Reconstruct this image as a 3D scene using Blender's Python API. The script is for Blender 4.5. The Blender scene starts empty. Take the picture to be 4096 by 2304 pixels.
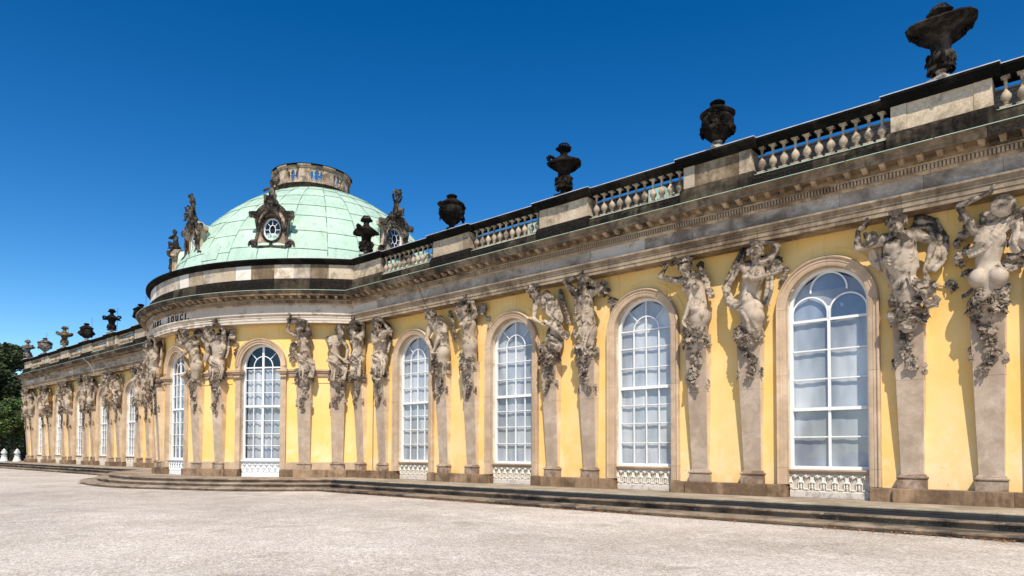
import bpy, math, random
import numpy as np
from mathutils import Vector, Matrix
try:
    import openvdb as vdb
except ImportError:
    import pyopenvdb as vdb

sc = bpy.context.scene
COL = sc.collection
PI = math.pi

# ---------------------------------------------------------------- camera
cam_d = bpy.data.cameras.new("camera")
cam = bpy.data.objects.new("camera", cam_d)
COL.objects.link(cam)
FPX = 2759.277
yaw, pitch, roll = 0.846234, 0.0298967, 0.0026601
fw = Vector((-math.cos(yaw), math.sin(yaw), 0)); rt = Vector((math.sin(yaw), math.cos(yaw), 0)); up = Vector((0, 0, 1))
fw2 = fw * math.cos(pitch) + up * math.sin(pitch); up2 = up * math.cos(pitch) - fw * math.sin(pitch)
rt3 = rt * math.cos(roll) + up2 * math.sin(roll); up3 = up2 * math.cos(roll) - rt * math.sin(roll)
M = Matrix((rt3, up3, -fw2)).transposed().to_4x4()
M.translation = Vector((26.586, -19.085, 0.868))
cam.matrix_world = M
cam_d.sensor_width = 36.0
cam_d.lens = FPX / 4096 * 36.0
cam_d.shift_y = 568.34 / 4096
cam_d.clip_start = 0.1
cam_d.clip_end = 4000
sc.camera = cam

# ---------------------------------------------------------------- light
SUN_AZ = math.radians(42.0)   # to the right of the facade's normal
SUN_EL = math.radians(51.5)
sdir = Vector((math.sin(SUN_AZ) * math.cos(SUN_EL), -math.cos(SUN_AZ) * math.cos(SUN_EL), math.sin(SUN_EL)))
world = bpy.data.worlds.new("World"); sc.world = world
world.use_nodes = True
wn = world.node_tree.nodes; wl = world.node_tree.links
wn.clear()
sky = wn.new("ShaderNodeTexSky"); sky.sky_type = 'NISHITA'; sky.sun_disc = False
sky.sun_elevation = SUN_EL
sky.sun_rotation = math.atan2(sdir.x, sdir.y)
sky.altitude = 300; sky.air_density = 1.0; sky.dust_density = 0.12; sky.ozone_density = 1.6
hs = wn.new("ShaderNodeHueSaturation"); hs.inputs['Saturation'].default_value = 1.28; hs.inputs['Value'].default_value = 1.0
bg = wn.new("ShaderNodeBackground"); bg.inputs['Strength'].default_value = 0.076
wo = wn.new("ShaderNodeOutputWorld")
wl.new(hs.outputs[0], bg.inputs['Color']); gm = wn.new("ShaderNodeGamma"); gm.inputs['Gamma'].default_value = 1.34
wl.new(sky.outputs[0], gm.inputs['Color']); wl.new(gm.outputs[0], hs.inputs['Color']); wl.new(bg.outputs[0], wo.inputs['Surface'])
sun_d = bpy.data.lights.new("sun", 'SUN'); sun_d.energy = 5.0; sun_d.angle = math.radians(0.5); sun_d.color = (1.0, 0.92, 0.79)
sun = bpy.data.objects.new("sun", sun_d); COL.objects.link(sun)
sun.rotation_euler = sdir.to_track_quat('Z', 'Y').to_euler()
sun.location = (40, -40, 60)
vs = sc.view_settings
vs.view_transform = 'Standard'; vs.look = 'None'; vs.exposure = 0.12; vs.gamma = 1.0; vs.use_curve_mapping = False
sc.cycles.max_bounces = 6; sc.cycles.diffuse_bounces = 3; sc.cycles.glossy_bounces = 3
sc.cycles.transparent_max_bounces = 12
sc.cycles.use_adaptive_sampling = True

# ---------------------------------------------------------------- node helpers
class NT:
    def __init__(s, name):
        s.m = bpy.data.materials.new(name); s.m.use_nodes = True
        s.t = s.m.node_tree; s.t.nodes.clear()
        s.out = s.t.nodes.new("ShaderNodeOutputMaterial")
        s.b = s.t.nodes.new("ShaderNodeBsdfPrincipled")
        s.t.links.new(s.b.outputs[0], s.out.inputs[0])
        s.geo = s.t.nodes.new("ShaderNodeNewGeometry")
        s.oi = s.t.nodes.new("ShaderNodeObjectInfo")
    def n(s, typ, **kw):
        x = s.t.nodes.new(typ)
        for k, v in kw.items():
            setattr(x, k, v)
        return x
    def l(s, a, b): s.t.links.new(a, b)
    def setin(s, sock, v):
        if hasattr(v, 'links') or hasattr(v, 'is_linked'): s.l(v, sock)
        else: sock.default_value = v
    def math(s, op, a, b=0.0, c=None, clamp=False):
        x = s.n("ShaderNodeMath", operation=op); x.use_clamp = clamp
        s.setin(x.inputs[0], a); s.setin(x.inputs[1], b)
        if c is not None: s.setin(x.inputs[2], c)
        return x.outputs[0]
    def vec(s, scale=(1, 1, 1), src=None, loc=(0, 0, 0)):
        x = s.n("ShaderNodeMapping"); x.inputs['Scale'].default_value = scale; x.inputs['Location'].default_value = loc
        s.l(src or s.geo.outputs['Position'], x.inputs['Vector'])
        return x.outputs[0]
    def noise(s, scale, detail=4, rough=0.55, vec=None, dist=0.0):
        x = s.n("ShaderNodeTexNoise"); x.inputs['Scale'].default_value = scale; x.inputs['Detail'].default_value = detail
        x.inputs['Roughness'].default_value = rough; x.inputs['Distortion'].default_value = dist
        s.l(vec or s.geo.outputs['Position'], x.inputs['Vector'])
        return x.outputs['Fac']
    def ramp(s, fac, lo, hi, a=0.0, b=1.0):
        x = s.n("ShaderNodeMapRange"); x.interpolation_type = 'SMOOTHSTEP'
        s.setin(x.inputs[0], fac); x.inputs[1].default_value = lo; x.inputs[2].default_value = hi
        x.inputs[3].default_value = a; x.inputs[4].default_value = b
        return x.outputs[0]
    def mix(s, f, a, b, typ='MIX'):
        x = s.n("ShaderNodeMix", data_type='RGBA', blend_type=typ)
        s.setin(x.inputs[0], f)
        for i, v in ((6, a), (7, b)):
            if isinstance(v, (tuple, list)): x.inputs[i].default_value = (*v[:3], 1)
            else: s.l(v, x.inputs[i])
        return x.outputs[2]
    def bump(s, h, strength=0.3, dist=0.02):
        x = s.n("ShaderNodeBump"); x.inputs['Strength'].default_value = strength; x.inputs['Distance'].default_value = dist
        s.l(h, x.inputs['Height']); s.l(x.outputs[0], s.b.inputs['Normal'])
    def fin(s, col, rough=0.85, spec=0.25):
        s.setin(s.b.inputs['Base Color'], col if not isinstance(col, tuple) else (*col[:3], 1))
        s.setin(s.b.inputs['Roughness'], rough)
        s.b.inputs['Specular IOR Level'].default_value = spec
        return s.m
    def hsv(s, col, val):
        x = s.n("ShaderNodeHueSaturation"); s.setin(x.inputs['Value'], val); s.l(col, x.inputs['Color']); return x.outputs[0]

def stone(name, c1, c2, stain=(0.03, 0.025, 0.02), amount=0.35, sscale=0.9, edge=0.12, grain=22, vary=0.15,
          bump=0.35, bdist=0.012, streak=0.0, fine=0.25, upstain=0.0, zlo=None, zhi=None, zadd=0.0, rough=0.85, spec=0.18):
    m = NT(name)
    a = m.noise(0.55, 3); b = m.noise(5.0, 5, 0.6)
    base = m.mix(m.ramp(m.math('ADD', m.math('MULTIPLY', a, 0.6), m.math('MULTIPLY', b, 0.4)), 0.35, 0.65), c1, c2)
    g = m.noise(grain, 6, 0.7)
    base = m.mix(fine, base, m.mix(m.ramp(g, 0.35, 0.65), (0.35, 0.35, 0.35), (1, 1, 1)), 'MULTIPLY') if fine > 0 else base
    # stains with shapes of their own
    s1 = m.noise(sscale, 9, 0.68, dist=0.4)
    if streak > 0:
        s2 = m.noise(1.0, 6, 0.65, vec=m.vec((6.5, 6.5, 0.55)))
        s1 = m.math('ADD', m.math('MULTIPLY', s1, 1 - streak), m.math('MULTIPLY', s2, streak))
    if upstain:
        sep = m.n("ShaderNodeSeparateXYZ"); m.l(m.geo.outputs['Normal'], sep.inputs[0])
        s1 = m.math('ADD', s1, m.math('MULTIPLY', sep.outputs[2], upstain))
    if zlo is not None:
        sp = m.n("ShaderNodeSeparateXYZ"); m.l(m.geo.outputs['Position'], sp.inputs[0])
        s1 = m.math('ADD', s1, m.ramp(sp.outputs[2], zlo, zhi, 0.0, zadd))
    rv = m.math('ADD', m.math('MULTIPLY', m.oi.outputs['Random'], vary), -vary / 2)
    s1 = m.math('ADD', s1, rv)
    f = m.ramp(s1, 0.62 - amount * 0.45 - edge / 2, 0.62 - amount * 0.45 + edge / 2)
    f = m.math('MULTIPLY', f, m.ramp(g, 0.2, 0.6, 0.72, 1.0))
    col = m.mix(f, base, stain)
    val = m.math('ADD', 1.0, m.math('MULTIPLY', m.math('SUBTRACT', m.oi.outputs['Random'], 0.5), vary * 2.2))
    col = m.hsv(col, val)
    m.bump(m.math('ADD', m.math('MULTIPLY', g, 0.6), m.math('MULTIPLY', b, 0.8)), bump, bdist)
    return m.fin(col, rough, spec)

MAT = {}
def mats():
    # ochre plaster
    m = NT("ochre_plaster")
    a = m.noise(0.5, 5, 0.6); b = m.noise(3.0, 8, 0.7); g = m.noise(60, 4, 0.6)
    col = m.mix(m.ramp(a, 0.38, 0.62), (0.88, 0.565, 0.18), (0.87, 0.62, 0.27))
    col = m.mix(m.ramp(b, 0.5, 0.75, 0, 0.3), col, (0.90, 0.67, 0.34))
    sp = m.n("ShaderNodeSeparateXYZ"); m.l(m.geo.outputs['Position'], sp.inputs[0])
    low = m.ramp(sp.outputs[2], 0.0, 2.4, 1.0, 0.0)
    w = m.math('MULTIPLY', low, m.ramp(m.noise(1.6, 8, 0.66, dist=0.6), 0.42, 0.68))
    col = m.mix(m.math('MULTIPLY', w, 0.5), col, (0.90, 0.78, 0.56))
    bl = m.math('MULTIPLY', m.ramp(sp.outputs[2], 0.0, 3.0, 1.0, 0.25), m.ramp(m.noise(9.0, 10, 0.75), 0.60, 0.70))
    blz = m.math('MULTIPLY', bl, m.ramp(m.noise(0.8, 3), 0.5, 0.62))
    col = m.mix(m.math('MULTIPLY', blz, 0.75), col, (0.38, 0.30, 0.18))
    sk = m.ramp(m.noise(1.0, 7, 0.7, vec=m.vec((7.0, 7.0, 0.4))), 0.54, 0.72, 0, 0.42)
    hi = m.ramp(sp.outputs[2], 4.4, 6.6)
    col = m.mix(m.math('MULTIPLY', sk, m.math('ADD', 0.35, hi)), col, (0.50, 0.33, 0.10))
    cr = m.ramp(m.noise(34, 6, 0.8), 0.60, 0.70, 0, 0.25)
    col = m.mix(cr, col, (0.62, 0.42, 0.14))
    m.bump(m.math('ADD', m.math('MULTIPLY', b, 1.0), m.math('MULTIPLY', g, 0.35)), 0.4, 0.012)
    MAT['plaster'] = m.fin(col, 0.92, 0.15)
    MAT['shaft'] = stone("grey_pink_sandstone", (0.53, 0.40, 0.285), (0.67, 0.535, 0.41), stain=(0.34, 0.25, 0.175), amount=0.20, sscale=1.8, edge=0.45, grain=30, vary=0.14, bump=0.5, bdist=0.015, fine=0.35, zlo=2.2, zhi=4.2, zadd=0.13)
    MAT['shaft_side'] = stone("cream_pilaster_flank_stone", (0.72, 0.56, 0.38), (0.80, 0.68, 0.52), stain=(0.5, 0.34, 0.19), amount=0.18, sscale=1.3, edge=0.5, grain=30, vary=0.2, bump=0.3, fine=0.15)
    MAT['figure'] = stone("weathered_statue_stone", (0.43, 0.33, 0.235), (0.60, 0.49, 0.375), stain=(0.035, 0.026, 0.02), amount=0.07, sscale=3.2, edge=0.20, grain=34, vary=0.04, bump=0.3, bdist=0.012, fine=0.22, upstain=0.12, zlo=5.2, zhi=6.7, zadd=0.17)
    MAT['garland'] = stone("carved_foliage_stone", (0.36, 0.27, 0.19), (0.52, 0.43, 0.33), stain=(0.055, 0.04, 0.03), amount=0.24, sscale=4.0, edge=0.2, grain=30, vary=0.1, bump=0.5, fine=0.35, upstain=0.10)
    MAT['surround'] = stone("beige_sandstone", (0.58, 0.405, 0.255), (0.70, 0.53, 0.37), stain=(0.38, 0.27, 0.175), amount=0.2, sscale=1.3, edge=0.5, grain=18, vary=0.16, bump=0.2, fine=0.15)
    MAT['reveal'] = stone("cream_reveal_stone", (0.70, 0.58, 0.43), (0.78, 0.67, 0.52), stain=(0.5, 0.38, 0.26), amount=0.15, sscale=1.4, grain=18, vary=0.08, bump=0.2, fine=0.12)
    MAT['plinth'] = stone("brown_plinth_sandstone", (0.40, 0.25, 0.14), (0.50, 0.34, 0.21), stain=(0.12, 0.075, 0.045), amount=0.30, sscale=1.3, edge=0.3, grain=16, vary=0.2, bump=0.35, streak=0.25, fine=0.3)
    MAT['pedestal'] = stone("pedestal_sandstone", (0.42, 0.30, 0.21), (0.52, 0.40, 0.30), stain=(0.17, 0.11, 0.075), amount=0.22, sscale=2.4, edge=0.25, grain=20, vary=0.12, fine=0.3)
    MAT['entab'] = stone("stained_entablature_stone", (0.46, 0.335, 0.21), (0.60, 0.47, 0.325), stain=(0.10, 0.067, 0.04), amount=0.27, sscale=1.1, edge=0.35, grain=16, vary=0.22, bump=0.5, streak=0.2, fine=0.35)
    MAT['frieze'] = stone("frieze_stone", (0.52, 0.42, 0.32), (0.64, 0.54, 0.43), stain=(0.17, 0.13, 0.095), amount=0.20, sscale=1.3, edge=0.3, grain=14, vary=0.16, bump=0.4, fine=0.35)
    MAT['frieze_light'] = stone("pale_frieze_stone", (0.62, 0.52, 0.41), (0.70, 0.61, 0.50), stain=(0.38, 0.29, 0.20), amount=0.12, sscale=2.0, grain=14, vary=0.12, bump=0.2, fine=0.15)
    MAT['newstone'] = stone("new_white_stone", (0.68, 0.61, 0.52), (0.74, 0.67, 0.58), stain=(0.5, 0.46, 0.42), amount=0.05, grain=14, vary=0.08, bump=0.1, fine=0.08)
    MAT['cornice'] = stone("brown_cornice_stone", (0.40, 0.28, 0.17), (0.52, 0.40, 0.27), stain=(0.035, 0.028, 0.022), amount=0.42, sscale=1.0, edge=0.3, grain=16, vary=0.22, bump=0.6, streak=0.15, fine=0.35)
    MAT['modillion'] = stone("modillion_stone", (0.52, 0.39, 0.26), (0.66, 0.53, 0.38), stain=(0.15, 0.10, 0.065), amount=0.16, sscale=1.5, edge=0.3, grain=24, vary=0.3, bump=0.4, fine=0.3)
    MAT['blackstone'] = stone("soot_blackened_stone", (0.10, 0.075, 0.05), (0.22, 0.17, 0.115), spec=0.06, stain=(0.007, 0.006, 0.006), amount=0.52, sscale=0.8, edge=0.3, grain=18, vary=0.28, bump=0.6, streak=0.3, fine=0.3)
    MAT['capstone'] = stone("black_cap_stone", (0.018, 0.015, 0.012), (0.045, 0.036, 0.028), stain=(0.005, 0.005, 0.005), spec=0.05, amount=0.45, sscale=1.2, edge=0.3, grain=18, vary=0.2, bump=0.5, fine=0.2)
    MAT['attic'] = stone("attic_sandstone", (0.56, 0.43, 0.29), (0.70, 0.57, 0.42), stain=(0.17, 0.125, 0.085), amount=0.14, sscale=1.6, edge=0.25, grain=20, vary=0.26, bump=0.4, fine=0.35)
    MAT['baluster'] = stone("baluster_stone", (0.50, 0.38, 0.265), (0.62, 0.50, 0.37), stain=(0.14, 0.10, 0.07), amount=0.20, sscale=3.0, edge=0.3, grain=30, vary=0.2, bump=0.3, fine=0.3)
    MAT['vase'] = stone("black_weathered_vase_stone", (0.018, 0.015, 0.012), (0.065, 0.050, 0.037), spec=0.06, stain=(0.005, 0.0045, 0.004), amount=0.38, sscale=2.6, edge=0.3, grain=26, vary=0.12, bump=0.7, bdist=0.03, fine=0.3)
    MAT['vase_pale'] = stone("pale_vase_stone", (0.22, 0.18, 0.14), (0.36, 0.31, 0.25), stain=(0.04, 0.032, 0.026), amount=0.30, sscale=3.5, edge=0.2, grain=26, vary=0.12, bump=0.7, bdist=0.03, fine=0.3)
    MAT['vase_foot'] = stone("vase_foot_stone", (0.42, 0.35, 0.27), (0.55, 0.48, 0.4), stain=(0.1, 0.08, 0.06), amount=0.2, sscale=3, grain=26, fine=0.2)
    MAT['step'] = stone("step_sandstone", (0.38, 0.28, 0.19), (0.50, 0.39, 0.27), stain=(0.06, 0.048, 0.038), amount=0.32, sscale=1.2, edge=0.35, grain=18, vary=0.25, bump=0.6, bdist=0.02, fine=0.3)
    MAT['bowstep'] = stone("pale_step_sandstone", (0.40, 0.30, 0.21), (0.52, 0.42, 0.31), stain=(0.14, 0.10, 0.07), amount=0.22, sscale=1.2, edge=0.35, grain=18, vary=0.18, bump=0.5, bdist=0.02, fine=0.3)
    MAT['paving'] = stone("terrace_paving_stone", (0.42, 0.34, 0.24), (0.52, 0.44, 0.33), stain=(0.22, 0.17, 0.12), amount=0.24, sscale=1.0, edge=0.4, grain=20, vary=0.14, bump=0.3, fine=0.2)
    # lichen-specked dark step
    m = NT("white_lichen_step_stone")
    g = m.noise(20, 6, 0.7); a = m.noise(1.4, 6, 0.65)
    col = m.mix(m.ramp(a, 0.35, 0.65), (0.07, 0.055, 0.042), (0.34, 0.25, 0.17))
    col = m.mix(m.ramp(g, 0.3, 0.7, 0.0, 0.4), col, (0.03, 0.027, 0.025))
    v = m.noise(16, 5, 0.75, dist=0.5)
    col = m.mix(m.math('MULTIPLY', m.ramp(v, 0.60, 0.64), m.ramp(m.noise(1.2, 3), 0.45, 0.58)), col, (0.5, 0.49, 0.45))
    m.bump(m.math('ADD', g, a), 0.6, 0.02)
    MAT['lichenstep'] = m.fin(col, 0.9, 0.2)
    # copper patina
    m = NT("green_copper_patina")
    a = m.noise(0.7, 5, 0.6); b = m.noise(7, 6, 0.7)
    col = m.mix(m.ramp(a, 0.35, 0.65), (0.38, 0.53, 0.41), (0.47, 0.60, 0.48))
    col = m.mix(m.ramp(b, 0.45, 0.75, 0, 0.5), col, (0.55, 0.68, 0.58))
    st = m.noise(1.0, 6, 0.7, vec=m.vec((4.0, 4.0, 0.5)))
    col = m.mix(m.math('MULTIPLY', m.ramp(st, 0.50, 0.68), 0.6), col, (0.27, 0.39, 0.27))
    rst = m.noise(1.0, 3, 0.5, vec=m.vec((2.7, 2.7, 0.25), loc=(3.1, 1.7, 0)))
    rust = m.math('MULTIPLY', m.ramp(rst, 0.70, 0.74), m.ramp(m.noise(3, 4), 0.4, 0.6))
    col = m.mix(m.math('MULTIPLY', rust, 0.8), col, (0.25, 0.13, 0.05))
    val = m.math('ADD', 1.0, m.math('MULTIPLY', m.math('SUBTRACT', m.oi.outputs['Random'], 0.5), 0.14))
    m.bump(m.noise(2.2, 3), 0.25, 0.03)
    MAT['copper'] = m.fin(m.hsv(col, val), 0.62, 0.35)
    m = NT("dark_copper_seam")
    MAT['seam'] = m.fin(m.mix(m.ramp(m.noise(4, 4), 0.4, 0.6), (0.09, 0.17, 0.12), (0.20, 0.34, 0.25)), 0.7)
    m = NT("grey_metal_capping"); m.b.inputs['Metallic'].default_value = 0.0
    MAT['metal'] = m.fin(m.mix(m.ramp(m.noise(3, 4), 0.4, 0.6), (0.42, 0.42, 0.44), (0.55, 0.55, 0.56)), 0.45, 0.5)
    m = NT("peeling_white_paint")
    v = m.ramp(m.noise(22, 8, 0.75, dist=0.3), 0.66, 0.70)
    v = m.math('MULTIPLY', v, m.ramp(m.noise(1.5, 3), 0.48, 0.6))
    col = m.mix(v, m.mix(m.ramp(m.noise(6, 5), 0.3, 0.7), (0.80, 0.79, 0.76), (0.86, 0.855, 0.84)), (0.35, 0.30, 0.25))
    MAT['white'] = m.fin(col, 0.55, 0.35)
    m = NT("clean_white_paint")
    MAT['white2'] = m.fin(m.mix(m.ramp(m.noise(6, 5), 0.3, 0.7), (0.80, 0.80, 0.79), (0.86, 0.86, 0.85)), 0.5, 0.35)
    m = NT("cream_relief_stucco")
    MAT['relief'] = m.fin(m.mix(m.ramp(m.noise(7, 6), 0.4, 0.62), (0.72, 0.65, 0.54), (0.80, 0.74, 0.64)), 0.85, 0.2)
    m = NT("relief_ground_stucco")
    MAT['reliefback'] = m.fin(m.mix(m.ramp(m.noise(6, 6), 0.4, 0.62), (0.56, 0.48, 0.38), (0.64, 0.56, 0.46)), 0.9, 0.15)
    m = NT("sill_footing_plaster")
    MAT['footing'] = m.fin(m.mix(m.ramp(m.noise(5, 8, 0.7), 0.52, 0.6), (0.66, 0.58, 0.50), (0.45, 0.39, 0.33)), 0.9, 0.15)
    # window pane: thin old glass
    m = NT("window_glass")
    tr = m.n("ShaderNodeBsdfTransparent"); m.l(m.mix(m.oi.outputs['Random'], (0.74, 0.79, 0.84), (0.96, 0.98, 1.0)), tr.inputs[0])
    gl = m.n("ShaderNodeBsdfGlossy"); gl.inputs['Roughness'].default_value = 0.03; gl.inputs[0].default_value = (0.9, 0.95, 1, 1)
    fr = m.n("ShaderNodeLayerWeight"); fr.inputs['Blend'].default_value = 0.5
    bmp = m.n("ShaderNodeBump"); bmp.inputs['Strength'].default_value = 0.12; bmp.inputs['Distance'].default_value = 0.05
    m.l(m.noise(1.6, 2), bmp.inputs['Height']); m.l(bmp.outputs[0], gl.inputs['Normal']); 
    mx = m.n("ShaderNodeMixShader"); m.l(m.math('ADD', m.math('MULTIPLY', m.math('POWER', fr.outputs['Facing'], 4.0), 0.8), 0.06, clamp=True), mx.inputs[0]); m.l(tr.outputs[0], mx.inputs[1]); m.l(gl.outputs[0], mx.inputs[2])
    m.l(mx.outputs[0], m.out.inputs[0]); m.t.nodes.remove(m.b); MAT['glass'] = m.m
    m = NT("grey_roller_blind_cloth")
    w = m.noise(1.0, 3, 0.5, vec=m.vec((1.2, 1.2, 0.35)))  # broad upright noise: shading of the cloth folds, painted into the blind's colour
    MAT['blind'] = m.fin(m.mix(m.ramp(w, 0.35, 0.65), (0.36, 0.36, 0.37), (0.68, 0.67, 0.66)), 0.9, 0.1)
    m = NT("white_curtain_cloth")
    w = m.noise(1.0, 3, 0.5, vec=m.vec((3, 3, 0.4)))
    MAT['curtain'] = m.fin(m.mix(m.ramp(w, 0.35, 0.65), (0.42, 0.42, 0.44), (0.62, 0.62, 0.63)), 0.9, 0.1)
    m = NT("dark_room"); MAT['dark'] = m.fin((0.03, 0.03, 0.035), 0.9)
    m = NT("black_letter_metal"); MAT['letter'] = m.fin((0.02, 0.017, 0.015), 0.6)
    m = NT("dark_slate_roof_tile")
    val = m.math('ADD', 0.8, m.math('MULTIPLY', m.noise(6, 4), 0.5))
    MAT['tile'] = m.fin(m.hsv(m.mix(m.ramp(m.noise(2, 5), 0.4, 0.6), (0.012, 0.012, 0.013), (0.035, 0.034, 0.034)), val), 0.75, 0.2)
    # gravel
    m = NT("pale_gravel")
    n1 = m.noise(0.16, 5, 0.6, vec=m.vec((1, 1, 1))); n2 = m.noise(1.3, 7, 0.7, dist=0.3)
    col = m.mix(m.ramp(n1, 0.35, 0.65), (0.50, 0.43, 0.36), (0.63, 0.555, 0.475))
    col = m.mix(m.ramp(n2, 0.45, 0.72, 0, 0.6), col, (0.74, 0.67, 0.60))
    dn = m.noise(0.5, 8, 0.7, vec=m.vec((1, 1, 1), loc=(7, 3, 0)))
    col = m.mix(m.ramp(dn, 0.55, 0.70, 0, 0.5), col, (0.25, 0.205, 0.15))
    vo = m.n("ShaderNodeTexVoronoi"); vo.inputs['Scale'].default_value = 45; m.l(m.geo.outputs['Position'], vo.inputs['Vector'])
    vo2 = m.n("ShaderNodeTexVoronoi"); vo2.inputs['Scale'].default_value = 16; m.l(m.geo.outputs['Position'], vo2.inputs['Vector'])
    sepc = m.n("ShaderNodeSeparateColor"); m.l(vo.outputs['Color'], sepc.inputs[0])
    sepd = m.n("ShaderNodeSeparateColor"); m.l(vo2.outputs['Color'], sepd.inputs[0])
    k = m.math('ADD', m.ramp(sepc.outputs[0], 0.0, 1.0, 0.68, 1.24), m.ramp(sepd.outputs[0], 0.0, 1.0, -0.10, 0.10))
    spk = m.ramp(m.noise(14, 6, 0.8), 0.62, 0.70)
    col = m.mix(m.math('MULTIPLY', spk, 0.6), col, (0.22, 0.18, 0.13))
    col = m.hsv(col, k)
    hh = m.math('ADD', m.math('SUBTRACT', 1.0, vo.outputs['Distance']), m.math('MULTIPLY', m.math('SUBTRACT', 1.0, vo2.outputs['Distance']), 0.8))
    pt = m.noise(0.09, 3, 0.5, vec=m.vec((1.0, 2.2, 1)))
    col = m.hsv(col, m.ramp(pt, 0.35, 0.65, 0.88, 1.08))
    st2 = m.ramp(m.noise(34, 4, 0.9), 0.62, 0.67)
    col = m.mix(m.math('MULTIPLY', st2, 0.55), col, (0.80, 0.75, 0.70))
    m.bump(hh, 0.5, 0.02)
    MAT['gravel'] = m.fin(col, 0.95, 0.1)
    m = NT("brown_dead_leaf")
    MAT['deadleaf'] = m.fin(m.mix(m.ramp(m.noise(9, 4), 0.35, 0.65), (0.30, 0.11, 0.035), (0.48, 0.22, 0.09)), 0.8, 0.2)
    for nm, a, b in (("dark_tree_leaf", (0.022, 0.035, 0.010), (0.055, 0.075, 0.022)), ("bright_hedge_leaf", (0.035, 0.07, 0.012), (0.11, 0.17, 0.035))):
        m = NT(nm)
        col = m.mix(m.ramp(m.noise(1.3, 4), 0.35, 0.65), a, b)
        col = m.mix(m.ramp(m.noise(14, 2), 0.3, 0.7, 0, 0.5), col, a)
        m.b.inputs['Transmission Weight'].default_value = 0.0
        MAT[nm] = m.fin(col, 0.55, 0.4)
    m = NT("bark"); m.bump(m.noise(14, 5), 0.6, 0.03); MAT['bark'] = m.fin(m.mix(m.noise(5, 5), (0.035, 0.027, 0.02), (0.09, 0.07, 0.05)), 0.95)
    m = NT("green_trellis_paint"); MAT['trellis'] = m.fin((0.06, 0.15, 0.13), 0.7)
    m = NT("white_marble"); MAT['marble'] = m.fin(m.mix(m.ramp(m.noise(5, 4), 0.4, 0.6), (0.6, 0.63, 0.6), (0.78, 0.8, 0.78)), 0.5)
    m = NT("lichen_yellow_vase_stone")
    f = m.ramp(m.noise(5, 6, 0.7), 0.45, 0.58)
    m.bump(m.noise(20, 5), 0.6, 0.02)
    MAT['vase_lichen'] = m.fin(m.mix(f, (0.05, 0.04, 0.03), (0.24, 0.17, 0.05)), 0.9)
mats()

# ---------------------------------------------------------------- mesh helpers
def mk(name, V, F, mat, parent=None, smooth=False, loc=None, rotz=0.0, mats2=None, midx=None):
    me = bpy.data.meshes.new(name)
    V = np.asarray(V, dtype=np.float32)
    me.from_pydata(V.tolist() if len(V) < 3 else V, [], F if isinstance(F, list) else F.tolist())
    me.materials.append(MAT[mat] if isinstance(mat, str) else mat)
    if mats2:
        for k in mats2: me.materials.append(MAT[k])
        me.polygons.foreach_set('material_index', np.asarray(midx, dtype=np.int32))
    if smooth:
        me.polygons.foreach_set('use_smooth', np.ones(len(me.polygons), dtype=bool))
        if smooth != True:
            me.set_sharp_from_angle(angle=math.radians(smooth))
    me.update()
    return inst(name, me, parent, loc, rotz)
def inst(name, me, parent=None, loc=None, rotz=0.0, scale=None):
    o = bpy.data.objects.new(name, me)
    COL.objects.link(o)
    if parent is not None: o.parent = parent
    if loc is not None: o.location = loc
    if rotz: o.rotation_euler = (0, 0, rotz)
    if scale is not None: o.scale = scale
    return o
def empty(name, loc=(0, 0, 0), rotz=0.0, parent=None):
    return inst(name, None, parent, loc, rotz)
def tag(o, label=None, cat=None, group=None, kind=None):
    if label: o['label'] = label
    if cat: o['category'] = cat
    if group: o['group'] = group
    if kind: o['kind'] = kind
    return o
def copy_tree(o, parent=None, first=True):
    c = o.copy(); COL.objects.link(c)
    if parent is not None: c.parent = parent
    for ch in list(o.children): copy_tree(ch, c, False)
    return c

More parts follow.
